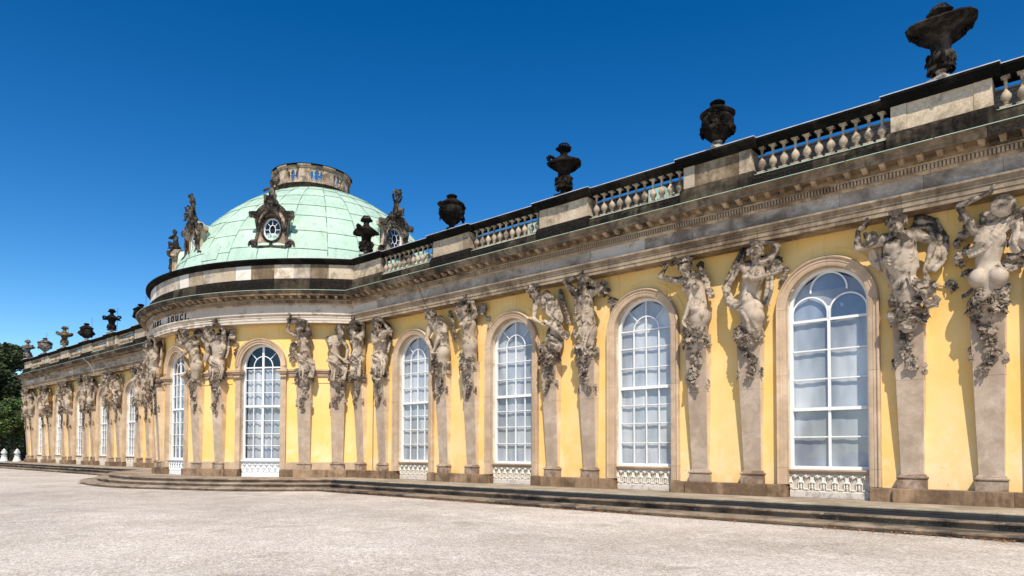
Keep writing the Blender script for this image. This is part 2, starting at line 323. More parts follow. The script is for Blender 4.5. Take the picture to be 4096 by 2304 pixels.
class G:
    """collects geometry"""
    def __init__(s): s.V = []; s.F = []; s.n = 0; s.m = []; s.cur = 0
    def add(s, V, F):
        V = np.asarray(V, dtype=float).reshape(-1, 3)
        s.V.append(V); s.F += [tuple(int(i) + s.n for i in f) for f in F]; s.m += [s.cur] * len(F); s.n += len(V)
    def box(s, x0, x1, y0, y1, z0, z1):
        V = [(x, y, z) for z in (z0, z1) for y in (y0, y1) for x in (x0, x1)]
        s.add(V, [(0, 2, 3, 1), (4, 5, 7, 6), (0, 1, 5, 4), (2, 6, 7, 3), (0, 4, 6, 2), (1, 3, 7, 5)])
    def lathe(s, prof, n=16, c=(0, 0, 0), mod=None, sx=1, sy=1, caps=True):
        prof = np.array(prof, float); k = len(prof)
        th = np.linspace(0, 2 * PI, n, endpoint=False)
        R = prof[:, 0][:, None] * np.ones(n)[None]; Z = prof[:, 1][:, None] * np.ones(n)[None]
        if mod: R = R * mod(th[None, :], Z)
        X = c[0] + R * np.cos(th) * sx; Y = c[1] + R * np.sin(th) * sy
        V = np.stack([X, Y, Z + c[2]], -1).reshape(-1, 3)
        F = []
        for i in range(k - 1):
            for j in range(n):
                a = i * n + j; b = i * n + (j + 1) % n
                F.append((a, b, b + n, a + n))
        if caps:
            F.append(tuple(range(n - 1, -1, -1))); F.append(tuple((k - 1) * n + j for j in range(n)))
        s.add(V, F)
    def tube(s, pts, r, n=6, caps=True):
        pts = [Vector(p) for p in pts]; rr = r if hasattr(r, '__len__') else [r] * len(pts)
        V = []; F = []
        pu = None
        for i, p in enumerate(pts):
            t = (pts[min(i + 1, len(pts) - 1)] - pts[max(i - 1, 0)]).normalized()
            if pu is None: pu = t.orthogonal().normalized()
            pu = (pu - t * pu.dot(t)).normalized(); pv = t.cross(pu)
            for j in range(n):
                a = 2 * PI * j / n
                V.append(p + (pu * math.cos(a) + pv * math.sin(a)) * rr[i])
        for i in range(len(pts) - 1):
            for j in range(n):
                a = i * n + j; b = i * n + (j + 1) % n
                F.append((a, b, b + n, a + n))
        if caps:
            F.append(tuple(range(n - 1, -1, -1))); F.append(tuple((len(pts) - 1) * n + j for j in range(n)))
        s.add(V, F)
    def prism(s, poly, y0, y1):
        """poly list of (x,z) counter clockwise seen from -y"""
        k = len(poly)
        V = [(x, y0, z) for x, z in poly] + [(x, y1, z) for x, z in poly]
        F = [tuple(range(k)), tuple(range(2 * k - 1, k - 1, -1))]
        F += [(i, i + k, (i + 1) % k + k, (i + 1) % k) for i in range(k)]
        s.add(V, F)
    def sphere(s, c, r, n=8, m=5, sc_=(1, 1, 1)):
        V = [(c[0], c[1], c[2] - r * sc_[2])]; F = []
        for i in range(1, m):
            ph = -PI / 2 + PI * i / m
            for j in range(n):
                a = 2 * PI * j / n
                V.append((c[0] + r * sc_[0] * math.cos(ph) * math.cos(a), c[1] + r * sc_[1] * math.cos(ph) * math.sin(a), c[2] + r * sc_[2] * math.sin(ph)))
        V.append((c[0], c[1], c[2] + r * sc_[2])); L = len(V) - 1
        for j in range(n): F.append((0, 1 + (j + 1) % n, 1 + j))
        for i in range(m - 2):
            for j in range(n):
                a = 1 + i * n + j; b = 1 + i * n + (j + 1) % n
                F.append((a, b, b + n, a + n))
        for j in range(n): F.append((L, 1 + (m - 2) * n + j, 1 + (m - 2) * n + (j + 1) % n))
        s.add(V, F)
    def verts(s): return np.concatenate(s.V) if s.V else np.zeros((0, 3))
    def map(s, fn): s.V = [fn(s.verts())]; return s
    def build(s, name, mat, parent=None, smooth=False, loc=None, rotz=0.0, mats2=None):
        return mk(name, s.verts(), s.F, mat, parent, smooth, loc, rotz, mats2, s.m if mats2 else None)
    def mesh(s, name, mat, smooth=False):
        o = s.build(name, mat, None, smooth); me = o.data; bpy.data.objects.remove(o); return me

# ---------------------------------------------------------------- plan of the palace
S0 = -9.085          # axis of the bow
RB, YC = 11.45, 6.93 # bow circle at the pedestal plane
KA = 11.76 / 11.45
TC = 0.2543 * KA; DT = 0.0646 * KA
BAY = 5.6
NP = 7               # pairs of herms per wing
XEND = BAY * (NP - 1) + 2.233 + 0.35
ZT = -0.375          # terrace
ZG = -0.82           # gravel

def aj(o): return math.acos((YC + o) / (RB + o))
def xj(o): return S0 + math.sqrt((RB + o) ** 2 - (YC + o) ** 2)
def pos(seg, u, o):
    if seg == 'B':
        au = abs(u); f = max(0.0, (au - .85) / .15)
        t = math.copysign(au * aj(0) + (aj(o) - aj(0)) * f * f * (3 - 2 * f), u)
        return S0 + (RB + o) * math.sin(t), YC - (RB + o) * math.cos(t)
    uu = u
    if uu < 4.0:
        u0 = xj(0.0)
        f = (uu - u0) / (4.0 - u0)
        uu = xj(o) + f * (4.0 - xj(o))
    if u >= XEND - 1e-6: uu = u + o
    x = uu
    if seg == 'L': x = 2 * S0 - x
    return x, -o
U0 = xj(0.0)
def ustations(seg, a, b):
    if seg == 'B': return np.linspace(a, b, max(2, int(abs(b - a) * 40) + 1))
    return np.array([a, b]) if a >= 4 or b <= 4 else np.array([a, 4.0, b])
def sweep(g, prof, seg, a, b, gap=0.0, caps=True):
    """closed (o,z) profile swept along the facade between a and b"""
    if seg == 'B':
        ga = gap / (RB * aj(0))
    else: ga = gap
    st = ustations(seg, a + ga, b - ga)
    k = len(prof); V = []; F = []
    for u in st:
        for o, z in prof:
            x, y = pos(seg, u, o); V.append((x, y, z))
    flip = seg == 'L'
    for i in range(len(st) - 1):
        for j in range(k):
            q = (i * k + j, i * k + (j + 1) % k, (i + 1) * k + (j + 1) % k, (i + 1) * k + j)
            F.append(q if not flip else q[::-1])
    if caps:
        c0 = tuple(range(k - 1, -1, -1)); c1 = tuple((len(st) - 1) * k + j for j in range(k))
        F.append(c0 if not flip else c0[::-1]); F.append(c1 if not flip else c1[::-1])
    g.add(V, F)
def recalc(o):
    import bmesh
    bm = bmesh.new(); bm.from_mesh(o.data); bmesh.ops.recalc_face_normals(bm, faces=bm.faces); bm.to_mesh(o.data); bm.free()
rnd = random.Random(7)

def stones(name, prof, mat, parent, seg, a, b, length, gap=0.004, smooth=False, matfn=None, jitter=0.15):
    """a course of separate stones"""
    tot = (b - a) * (RB * aj(0) if seg == 'B' else 1.0)
    n = max(1, round(tot / length))
    cuts = [a + (b - a) * (i + (rnd.uniform(-jitter, jitter) if 0 < i < n else 0)) / n for i in range(n + 1)]
    out = []
    for i in range(n):
        g = G(); sweep(g, prof, seg, cuts[i], cuts[i + 1], gap)
        o = g.build(name, matfn(i) if matfn else mat, parent, smooth)
        recalc(o); out.append(o)
    return out
# ================================================================ architecture
palace = tag(empty("palace"), "long ochre yellow single-storey baroque palace with arched white windows and a green copper dome", "palace")

def fmap(V):
    V = np.asarray(V, float); return np.stack([V[:, 0], -V[:, 1], V[:, 2]], -1)
def bmapr(R0):
    def f(V):
        V = np.asarray(V, float); a = V[:, 0] / R0; r = RB + V[:, 1]
        return np.stack([r * np.sin(a), -r * np.cos(a), V[:, 2]], -1)
    return f
BREF = RB - 0.1
bmap = bmapr(BREF)

def sbox(g, x0, x1, o0, o1, z0, z1, n=1):
    for i in range(n):
        pass
    xs = np.linspace(x0, x1, n + 1)
    V = []; F = []
    for x in xs:
        V += [(x, o0, z0), (x, o1, z0), (x, o1, z1), (x, o0, z1)]
    for i in range(n):
        for j in range(4):
            F.append((i * 4 + j, i * 4 + (j + 1) % 4, (i + 1) * 4 + (j + 1) % 4, (i + 1) * 4 + j))
    F.append((3, 2, 1, 0)); F.append((n * 4, n * 4 + 1, n * 4 + 2, n * 4 + 3))
    g.add(V, F)

ZS = 4.77            # springing of the arches
def arch_ring(g, r0, r1, o0, o1, a0, a1, n=10, zc=ZS, xc=0.0, prof=None):
    """curved block between two radii"""
    prof = prof or [(r0, o0), (r1, o0), (r1, o1), (r0, o1)]
    k = len(prof); V = []; F = []
    for i in range(n + 1):
        a = a0 + (a1 - a0) * i / n
        for r, o in prof: V.append((xc + r * math.cos(a), o, zc + r * math.sin(a)))
    for i in range(n):
        for j in range(k):
            F.append((i * k + j, i * k + (j + 1) % k, (i + 1) * k + (j + 1) % k, (i + 1) * k + j))
    F.append(tuple(range(k - 1, -1, -1))); F.append(tuple(n * k + j for j in range(k)))
    g.add(V, F)

# ---- wall bay with an arched opening (solid plaster skin with thickness)
def wall_bay(g, hw, z0, z1, r, o0=-0.2, o1=-0.45):
    N = 14
    th = [PI - PI * i / N for i in range(N + 1)]
    top = [(r * math.cos(a), ZS + r * math.sin(a)) for a in th]
    left = [(-r, z0)] + top; 
    inner = [(-r, z0)] + top + [(r, z0)]
    outer = [(-hw, z0)]
    # outer companion points
    for x, z in top:
        f = (x + r) / (2 * r)
        outer.append((-hw + 2 * hw * f if True else x, z1 if 0.0 < f < 1.0 else z1))
    outer.append((hw, z0))
    K = len(inner); V = []; F = []
    M4 = 5
    for o in (o0, o1):
        for (xi, zi), (xo, zo) in zip(inner, outer):
            for q in range(M4):
                f = q / (M4 - 1); V.append((xi + (xo - xi) * f, o, zi + (zo - zi) * f))
    for i in range(K - 1):
        for q in range(M4 - 1):
            a = i * M4 + q; F.append((a, a + 1, a + M4 + 1, a + M4))
    B = K * M4
    for i in range(K - 1): F.append((i * M4, (i + 1) * M4, B + (i + 1) * M4, B + i * M4))
    g.add(V, F)

def surround_pieces(molded=True, impost=False):
    """list of (mesh name, G) of the stones round one opening"""
    ri, ro = 1.035, 1.305
    out = []
    if molded:
        prof = [(ri, -0.15), (ri, -0.09), (ri + .03, -0.075), (ri + .12, -0.075), (ri + .13, -0.06), (ri + .2, -0.06), (ri + .215, -0.03), (ro - .03, -0.02), (ro, -0.06), (ro, -0.25), (ri, -0.25)]
    else:
        prof = [(ri, -0.15), (ri, -0.10), (ro, -0.10), (ro, -0.25), (ri, -0.25)]
    cuts = [-0.03, 0.42, 2.95, ZS] if not impost else [-0.03, 0.32, 2.85, 4.26]
    for sgn in (-1, 1):
        for i in range(len(cuts) - 1):
            g = G(); z0, z1 = cuts[i] + .004, cuts[i + 1] - .002
            k = len(prof); V = [(sgn * x, o, z) for z in (z0, z1) for x, o in prof]
            F = [(j, (j + 1) % k, (j + 1) % k + k, j + k) for j in range(k)] + [tuple(range(k)), tuple(range(2 * k - 1, k - 1, -1))]
            g.add(V, F); out.append(("surround_stone", g))
    if impost:
        for sgn in (-1, 1):
            g = G()
            for (xa, xb, oo, za, zb) in ((ri - .03, ro + .04, 0.0, 4.26, 4.33), (ri - .0, ro, -.06, 4.33, 4.42), (ri - .07, ro + .08, .05, 4.42, 4.50), (ri - .11, ro + .12, .10, 4.50, 4.60)):
                a, b = sorted((sgn * xa, sgn * xb)); sbox(g, a, b, -0.3, oo, za, zb, 2)
            out.append(("impost", g))
        zs0 = 4.602
        for sgn in (-1, 1):
            g = G(); a, b = sorted((sgn * ri, sgn * ro)); sbox(g, a, b, -.25, -.085, zs0, ZS - .002); out.append(("surround_stone", g))
        prof2 = [(ri, -.25), (ri, -.1), (ri + .1, -.09), (ri + .11, -.06), (ri + .2, -.05), (ri + .21, -.02), (ro, -.01), (ro, -.25)]
    else:
        prof2 = prof
    for a0, a1 in ((0.0, PI / 2 - .06), (PI / 2 - .06, PI)):
        g = G(); arch_ring(g, 0, 0, 0, 0, a0 + .003, a1 - .003, 12, prof=prof2); out.append(("arch_stone", g))
    return out
def reveal(g):
    ri = 1.035
    for sgn in (-1, 1):
        a, b = sorted((sgn * ri, sgn * (ri + .15))); sbox(g, a, b, -.50, -.252, -.03, ZS)
    arch_ring(g, ri, ri + .15, -.50, -.252, 0, PI, 20)

OF0, OF1 = -.47, -.37     # sash frame depth
def win_frame(g, rr=1.03, w=.085, zb=.385, mid=(2.92, .045), spr=None, inner=True):
    # casing
    for sgn in (-1, 1):
        a, b = sorted((sgn * (rr - w), sgn * rr)); sbox(g, a, b, OF0, OF1, zb, ZS)
    arch_ring(g, rr - w, rr, OF0, OF1, 0, PI, 24)
    sbox(g, -rr + w, rr - w, OF0, OF1, zb, zb + .09, 4)
    if mid: sbox(g, -rr + w, rr - w, OF0, OF1 + .015, mid[0] - mid[1], mid[0] + mid[1], 4)
def bars(g, kind):
    R = .945
    o0, o1 = -.445, -.39
    def vb(x, z0, z1, w=.016): sbox(g, x - w, x + w, o0, o1, z0, z1)
    def hb(z, w=.014, x0=-R, x1=R): sbox(g, x0, x1, o0 + .006, o1 - .006, z - w, z + w, 4)
    if kind == 'A':
        for x in (-.46, 0, .46): vb(x, .475, ZS); 
        vb(0, ZS, ZS + R)
        for z in (1.14, 1.77, 2.36): hb(z)
        for z in (3.575, 4.215): hb(z)
        hb(4.79, .018)
        arch_ring(g, .445, .475, o0, o1, 0, PI, 16)
        for a in (PI / 4, 3 * PI / 4):
            c, s_ = math.cos(a), math.sin(a)
            g.tube([(c * .47, o0 + .02, ZS + s_ * .47), (c * R, o0 + .02, ZS + s_ * R)], .018, 4)
    elif kind == 'B':
        vb(0, .475, 4.42, .035)
        for z in (1.265, 2.835, 3.62): hb(z, .018)
        hb(4.44, .035)
        # three interlacing lobes
        for cx in (-.49, .49):
            arch_ring(g, .445, .485, o0, o1, 0, PI, 16, zc=4.62, xc=cx)
            for sx in (-1, 1): vb(cx + sx * .465, 4.46, 4.62, .02)
        arch_ring(g, .445, .485, o0, o1, -.1, PI + .1, 18, zc=5.24, xc=0)
        vb(0, 4.46, 4.80, .02)
    else:
        vb(0, .475, ZS + R, .05)
        for x in (-.49, .49): vb(x, .475, ZS)
        for z in (1.08, 1.64, 2.25, 3.56, 4.15): hb(z)
        hb(4.74, .03)
        arch_ring(g, .48, .515, o0, o1, 0, PI, 16)
        for a in (PI / 4, 3 * PI / 4):
            c, s_ = math.cos(a), math.sin(a)
            g.tube([(c * .5, o0 + .02, ZS + s_ * .5), (c * R, o0 + .02, ZS + s_ * R)], .02, 4)
def panes(kind):
    """rect panes and arch-shaped panes, each a thin sheet with thickness"""
    R = .945; out = []
    oo = -.42
    def rect(x0, x1, z0, z1):
        g = G(); t = rnd.uniform(-.004, .004); t2 = rnd.uniform(-.004, .004)
        g.add([(x0, oo + t, z0), (x1, oo + t2, z0), (x1, oo + t2 * .3, z1), (x0, oo - t, z1)], [(0, 1, 2, 3)]); out.append(g)
    def sector(r0, r1, a0, a1, n=8, xc=0, zc=ZS):
        g = G(); V = []; F = []
        for i in range(n + 1):
            a = a0 + (a1 - a0) * i / n
            V += [(xc + r0 * math.cos(a), oo, zc + r0 * math.sin(a)), (xc + r1 * math.cos(a), oo, zc + r1 * math.sin(a))]
        for i in range(n): F.append((2 * i, 2 * i + 1, 2 * i + 3, 2 * i + 2))
        g.add(V, F); out.append(g)
    if kind == 'B':
        rows = [(.475, 1.265), (1.265, 1.98), (2.06, 2.835), (2.835, 3.62), (3.62, 4.42)]; cols = [(-R, 0), (0, R)]
        for a, b in rows:
            for c, d in cols: rect(c, d, a, b)
        for cx in (-.49, .49):
            g = G(); n = 10; V = [(cx + .46, oo, 4.46), (cx - .46, oo, 4.46)]
            V += [(cx - .46 * math.cos(PI * i / n), oo, 4.62 + .46 * math.sin(PI * i / n)) for i in range(n + 1)]
            g.add(V, [tuple(range(len(V)))]); out.append(g)
        sector(0.0, .46, 0, PI, 12, 0, 5.24)
        g = G(); n = 16   # spandrel glass behind the lobes
        V = [(R * math.cos(PI * i / n), oo - .004, ZS + R * math.sin(PI * i / n)) for i in range(n + 1)] + [(-R, oo - .004, 4.46), (R, oo - .004, 4.46)]
        g.add(V, [tuple(range(len(V)))]); out.append(g)
    else:
        rows = [(.475, 1.14), (1.14, 1.77), (1.77, 2.36), (2.36, 2.875), (2.965, 3.575), (3.575, 4.215), (4.215, 4.79)]
        cw = .46; s0 = 4.79
        if kind == 'C':
            rows = [(.475, 1.08), (1.08, 1.64), (1.64, 2.25), (2.25, 2.875), (2.965, 3.56), (3.56, 4.15), (4.15, 4.74)]; cw = .49; s0 = 4.74
        for a, b in rows:
            for c, d in ((-R, -cw), (-cw, 0), (0, cw), (cw, R)): rect(c, d, a, b)
        for a0, a1 in ((0, PI / 2), (PI / 2, PI)): sector(0.0, cw, a0, a1)
        for i in range(4): sector(cw, R, PI / 4 * i, PI / 4 * (i + 1), 5)
    return out
def blind(g, kind, wavy=0.008):
    """cloth hanging behind the sash"""
    R = 1.0; n = 40
    ztop = ZS + R
    oo = -.58 if kind == 'C' else -.50
    V = []; F = []; rows = 14
    zt = 4.66 if kind == 'C' else ztop
    for j in range(rows + 1):
        z = .40 + (zt - .40) * j / rows
        hw = R if z < ZS else math.sqrt(max(0.0004, R * R - (z - ZS) ** 2))
        for i in range(n + 1):
            x = -hw + 2 * hw * i / n
            if kind == 'C': o = oo + .035 * math.sin(x * 26 + .6 * math.sin(z * 1.3) + math.sin(x * 7) * 1.5)
            else: o = oo + wavy * math.sin(x * 5 + z * .8) + .006 * math.sin(x * 17 + z * 2)
            V.append((x, o, z))
    for j in range(rows):
        for i in range(n):
            a = j * (n + 1) + i; F.append((a, a + 1, a + n + 2, a + n + 1))
    g.add(V, F)

def sill_panel():
    """carved stucco panel under a sill: list of (name, mat, G)"""
    hw = 1.03
    out = []
    g = G(); sbox(g, -hw, hw, -.5, -.33, -.22, .28, 4); out.append(("relief_ground", "reliefback", g))
    g = G(); sbox(g, -hw, hw, -.5, -.285, ZT, -.22, 4); out.append(("footing", "footing", g))
    g = G()
    sbox(g, -hw, hw, -.5, -.20, .345, .385, 4); sbox(g, -hw, hw, -.5, -.235, .30, .345, 4); sbox(g, -hw, hw, -.5, -.27, .27, .30, 4)
    out.append(("sill", "surround", g))
    g = G()
    sbox(g, -hw, hw, -.34, -.295, -.22, -.185, 4); sbox(g, -hw, hw, -.34, -.30, .215, .25, 4)
    n = 7; w = 2 * hw / n; o = -.305
    for i in range(n + 1):
        x = -hw + w * i
        if 0 < i < n or True:
            xm = max(-hw + .02, min(hw - .02, x))
            # console between the arches
            g.lathe([(.012, -.17), (.03, -.15), (.03, .0), (.05, .02), (.055, .05), (.03, .07), (.012, .2), (.004, .23)], 6, (xm, o, 0), sy=.6)
            g.sphere((xm, o + .015, .035), .05, 8, 4, (1.2, .5, .45))
            for zz in (-.06, -.11): g.sphere((xm, o + .025, zz), .022, 6, 4)
    for i in range(n):
        x = -hw + w * (i + .5)
        for sx in (-1, 1):
            P = [(x + sx * w * .08, o + .03, .165), (x + sx * w * .2, o + .02, .21), (x + sx * w * .36, o, .19), (x + sx * w * .40, o, .12), (x + sx * w * .34, o, .05), (x + sx * w * .24, o, .02), (x + sx * w * .27, o, -.06), (x + sx * w * .27, o, -.13), (x + sx * w * .18, o + .01, -.17), (x + sx * w * .06, o + .015, -.165)]
            g.tube(P, .017, 5)
            g.sphere((x + sx * w * .07, o + .02, -.15), .024, 6, 4); g.sphere((x + sx * w * .3, o + .012, .02), .024, 6, 4)
        g.sphere((x, o + .04, .205), .035, 8, 5); g.sphere((x, o + .045, .16), .018, 6, 4)
        g.tube([(x - .02, o - .0, .1), (x - .045, o, .05)], .014, 4)
    out.append(("relief", "relief", g))
    return out

def make_window(kind, bend=False):
    """returns part object 'window' (casing) with sub-parts, built at origin"""
    f = bmap if bend else fmap
    wm = 'white2' if bend else 'white'
    g = G(); win_frame(g, zb=.385, mid=(2.02, .045) if kind == 'B' else (2.92, .05)); w = g.map(f).build("window", wm)
    g = G(); bars(g, kind); g.map(f).build("glazing_bars", wm, w)
    for p in panes(kind): p.map(f).build("pane", 'glass', w)
    g = G(); blind(g, kind); g.map(f).build("curtain" if kind == 'C' else "blind", 'curtain' if kind == 'C' else 'blind', w, smooth=True)
    return w
def make_surround(bend=False):
    f = bmap if bend else fmap
    g = G(); reveal(g); s = g.map(f).build("window_surround", 'reveal')
    for nm, gg in surround_pieces(not bend, bend): gg.map(f).build(nm, 'surround', s, smooth=30)
    return s
def make_sillpanel(bend=False):
    f = bmap if bend else fmap
    pc = sill_panel()
    root = None
    for nm, m_, g in pc:
        if bend: m_ = {'reliefback': 'white2', 'footing': 'white2', 'relief': 'white2', 'surround': 'white2'}[m_]
        o = g.map(f).build("sill_panel" if root is None else nm, m_, root, smooth=35 if nm == 'relief' else False)
        if root is None: root = o
    return root
def put(o, loc, rz=0.0):
    o.parent = palace; o.location = loc; o.rotation_euler = (0, 0, rz); return o

winA = make_window('A'); winB = make_window('B'); winC = make_window('C', True)
surW = make_surround(); surC = make_surround(True); panW = make_sillpanel(); panC = make_sillpanel(True)
g = G(); wall_bay(g, 2.8, ZT, 7.3, 1.2); wallW = g.map(fmap).build("plaster_wall", 'plaster')

wxs = [BAY * k - 1.683 for k in range(1, NP)]
first = True
for side in (1, -1):
    for k, wx in enumerate(wxs):
        x = wx if side == 1 else 2 * S0 - wx
        for proto in ((winB if (side == 1 and k in (3, 5)) else winA), surW, panW, wallW):
            o = proto if first or (proto is winB and side == 1 and k == 3) else copy_tree(proto)
            put(o, (x, 0, 0))
        first = False
        g = G()
for i, t0 in enumerate((-2 * TC, 0.0, 2 * TC)):
    for proto in (winC, surC, panC):
        o = proto if i == 0 else copy_tree(proto)
        put(o, (S0, YC, 0), t0)
# end bays and junction walls of the wings
for side in (1, -1):
    seg = 'R' if side == 1 else 'L'
    for a, b in ((U0, wxs[0] - 2.8), (wxs[-1] + 2.8, XEND)):
        g = G(); sweep(g, [(-.2, ZT), (-.2, 7.3), (-.45, 7.3), (-.45, ZT)], seg, a, b - (1e-3 if b == XEND else 0))
        o = g.build("plaster_wall", 'plaster', palace)
# bow walls between the windows, split at pier centres
hwb = BREF * TC      # half spacing between windows along the arc
for i, t0 in enumerate((-2 * TC, 0.0, 2 * TC)):
    g = G(); wall_bay(g, hwb, ZT, 7.3, 1.2); g.map(bmap).build("plaster_wall", 'plaster', palace, loc=(S0, YC, 0), rotz=t0)
for s in (-1, 1):
    ta = 3 * TC; tb = aj(0) + .02
    g = G(); a, b = sorted((s * ta / aj(0), s * tb / aj(0)))
    sweep(g, [(-.2, ZT), (-.2, 7.3), (-.45, 7.3), (-.45, ZT)], 'B', a, b); g.build("plaster_wall", 'plaster', palace)
# bow: string course (impost moulding) between the windows, recessed panel border
def arcseg(g, prof, ta, tb):
    sweep(g, prof, 'B', ta / aj(0), tb / aj(0))
ra = 1.31 / BREF
for (ta, tb) in ((-aj(0) - .0, -2 * TC - ra), (-2 * TC + ra, -ra), (ra, 2 * TC - ra), (2 * TC + ra, aj(0) + .0)):
    g = G()
    arcseg(g, [(-.2, 4.27), (-.15, 4.27), (-.13, 4.33), (-.13, 4.42), (-.08, 4.44), (-.08, 4.50), (-.03, 4.52), (-.03, 4.60), (-.2, 4.62)], ta, tb)
    o = g.build("string_course", 'surround', palace); recalc(o)
    g = G(); arcseg(g, [(-.2, 3.98), (-.17, 3.985), (-.17, 4.015), (-.2, 4.02)], ta + .02, tb - .02); g.build("plaster_band", 'plaster', palace)
    g = G(); arcseg(g, [(-.2, -.03), (-.12, -.03), (-.12, .30), (-.2, .32)], ta, tb); recalc(g.build("base_course", 'surround', palace))
# shallow plaster panels above the arches of the wings (raised border lines)
def arch_line(o_):
    g = G(); arch_ring(g, 1.50, 1.535, -.2, -.185, 0.15, PI - 0.15, 24); g.map(fmap).build("plaster_moulding", 'plaster', palace, loc=(o_, 0, 0))
for k, wx in enumerate(wxs):
    arch_line(wx); arch_line(2 * S0 - wx)
for t0 in (-2 * TC, 0.0, 2 * TC):
    g = G(); arch_ring(g, 1.46, 1.49, -.2, -.185, 0.35, PI - 0.35, 24); g.map(bmap).build("plaster_moulding", 'plaster', palace, loc=(S0, YC, 0), rotz=t0)

# plinth blocks -------------------------------------------------------------
pxa = [BAY * k for k in range(NP)]
def pl(seg, a, b, o, name="plinth_block", zt=-.04, mat='plinth'):
    g = G(); sweep(g, [(-.45, ZT), (o, ZT), (o, zt - .012), (o - .012, zt), (-.45, zt)], seg, a, b, .002); recalc(g.build(name, mat, palace))
for seg in ('R', 'L'):
    for k, x in enumerate(pxa):
        a, b = x - .085, x + 2.345
        if k == 0: a = U0 + .0
        mid = (a + b) / 2 + rnd.uniform(-.25, .25)
        pl(seg, a, mid if k % 2 else b, .10)
        if k % 2: pl(seg, mid, b, .10)
        if k > 0: pl(seg, wxs[k - 1] + 1.07, a, .01)
        if k < NP - 1: pl(seg, b, wxs[k] - 1.07, .01)
ap = 0.085 / RB
for s in (-1, 1):
    for (ta, tb, o) in ((.5 * TC * 0 + (1.07 / BREF), TC - DT - .04, .01), (TC - DT - .04, TC + DT + .04, .10), (TC + DT + .04, 2 * TC - 1.07 / BREF, .01),
                        (2 * TC + 1.07 / BREF, 3 * TC - DT - .04, .01), (3 * TC - DT - .04, 3 * TC + DT + .04, .10), (3 * TC + DT + .04, aj(0), .01)):
        a, b = sorted((s * ta, s * tb)); pl('B', a / aj(0), b / aj(0), o)

# entablature -----------------------------------------------------------------
def course(name, prof, mat, length, segs=('R', 'B', 'L'), matfn=None, gap=.004, smooth=False):
    for seg in segs:
        a, b = (-1, 1) if seg == 'B' else (U0, XEND)
        stones(name, prof, mat, palace, seg, a, b, length, gap, smooth, matfn)
ARCHI = [(-.5, 6.69), (.30, 6.69), (.34, 6.69), (.34, 6.80), (.36, 6.80), (.36, 6.92), (.385, 6.93), (.385, 6.98), (.42, 7.02), (.455, 7.06), (.455, 7.11), (-.5, 7.12)]
course("architrave_stone", ARCHI, 'entab', 2.8, ('R', 'L'), smooth=False)
course("architrave_stone", ARCHI, 'frieze_light', 2.6, ('B',))
FR = [(-.5, 7.12), (.33, 7.12), (.33, 7.50), (-.5, 7.50)]
def ff(i):
    r = rnd.random(); return 'newstone' if r < .07 else ('frieze' if r < .9 else 'frieze_light')
course("frieze_block", FR, 'frieze', 1.9, ('R', 'L'), matfn=ff)
course("frieze_block", FR, 'frieze_light', 1.6, ('B',))
BED = [(-.5, 7.50), (.35, 7.50), (.37, 7.53), (.40, 7.55), (.40, 7.69), (.49, 7.695), (.49, 7.73), (-.5, 7.73)]
course("bed_moulding", BED, 'modillion', 2.6)
CR = [(-.5, 7.73), (.51, 7.73), (.53, 7.76), (.55, 7.79), (.55, 7.85), (.86, 7.85), (.86, 7.845), (.88, 7.845), (.88, 7.93), (.90, 7.94), (.91, 7.98), (.96, 8.02), (.98, 8.05), (-.5, 8.07)]
course("cornice_stone", CR, 'cornice', 2.4)
# sloping copper apron, lapped sheets
AP = [(.32, 8.18), (.985, 8.052), (1.0, 8.052), (1.0, 8.066), (.985, 8.072), (.32, 8.215)]
course("copper_apron_sheet", AP, 'copper', 2.1, gap=-.012)
# little step between laps comes from alternate thickness
# dentils
def place_along(seg, u, o=0.0):
    if seg == 'B':
        t = u * aj(0); return (S0, YC), t, None
    x = u if seg == 'R' else 2 * S0 - u
    return (x, 0), 0.0, None
dg = {}
for seg in ('R', 'B', 'L'):
    L = (2 * RB * aj(0)) if seg == 'B' else XEND - U0
    n = int(L / .0805)
    chunks = 7
    for c in range(chunks):
        g = G()
        for i in range(c * n // chunks, (c + 1) * n // chunks):
            f0 = (i + .22) / n; f1 = (i + .78) / n
            a, b = (-1 + 2 * f0, -1 + 2 * f1) if seg == 'B' else (U0 + L * f0, U0 + L * f1)
            if seg != 'B' and a < 1.0 and a < xj(.46): continue
            V = []
            for u in (a, b):
                for o, z in ((.40, 7.565), (.475, 7.565), (.475, 7.685), (.40, 7.685)):
                    x, y = pos(seg, u, o); V.append((x, y, z))
            g.add(V, [(0, 1, 2, 3), (7, 6, 5, 4), (0, 4, 5, 1), (1, 5, 6, 2), (2, 6, 7, 3)])
        tag(g.build("dentils", 'modillion', palace), kind='stuff')
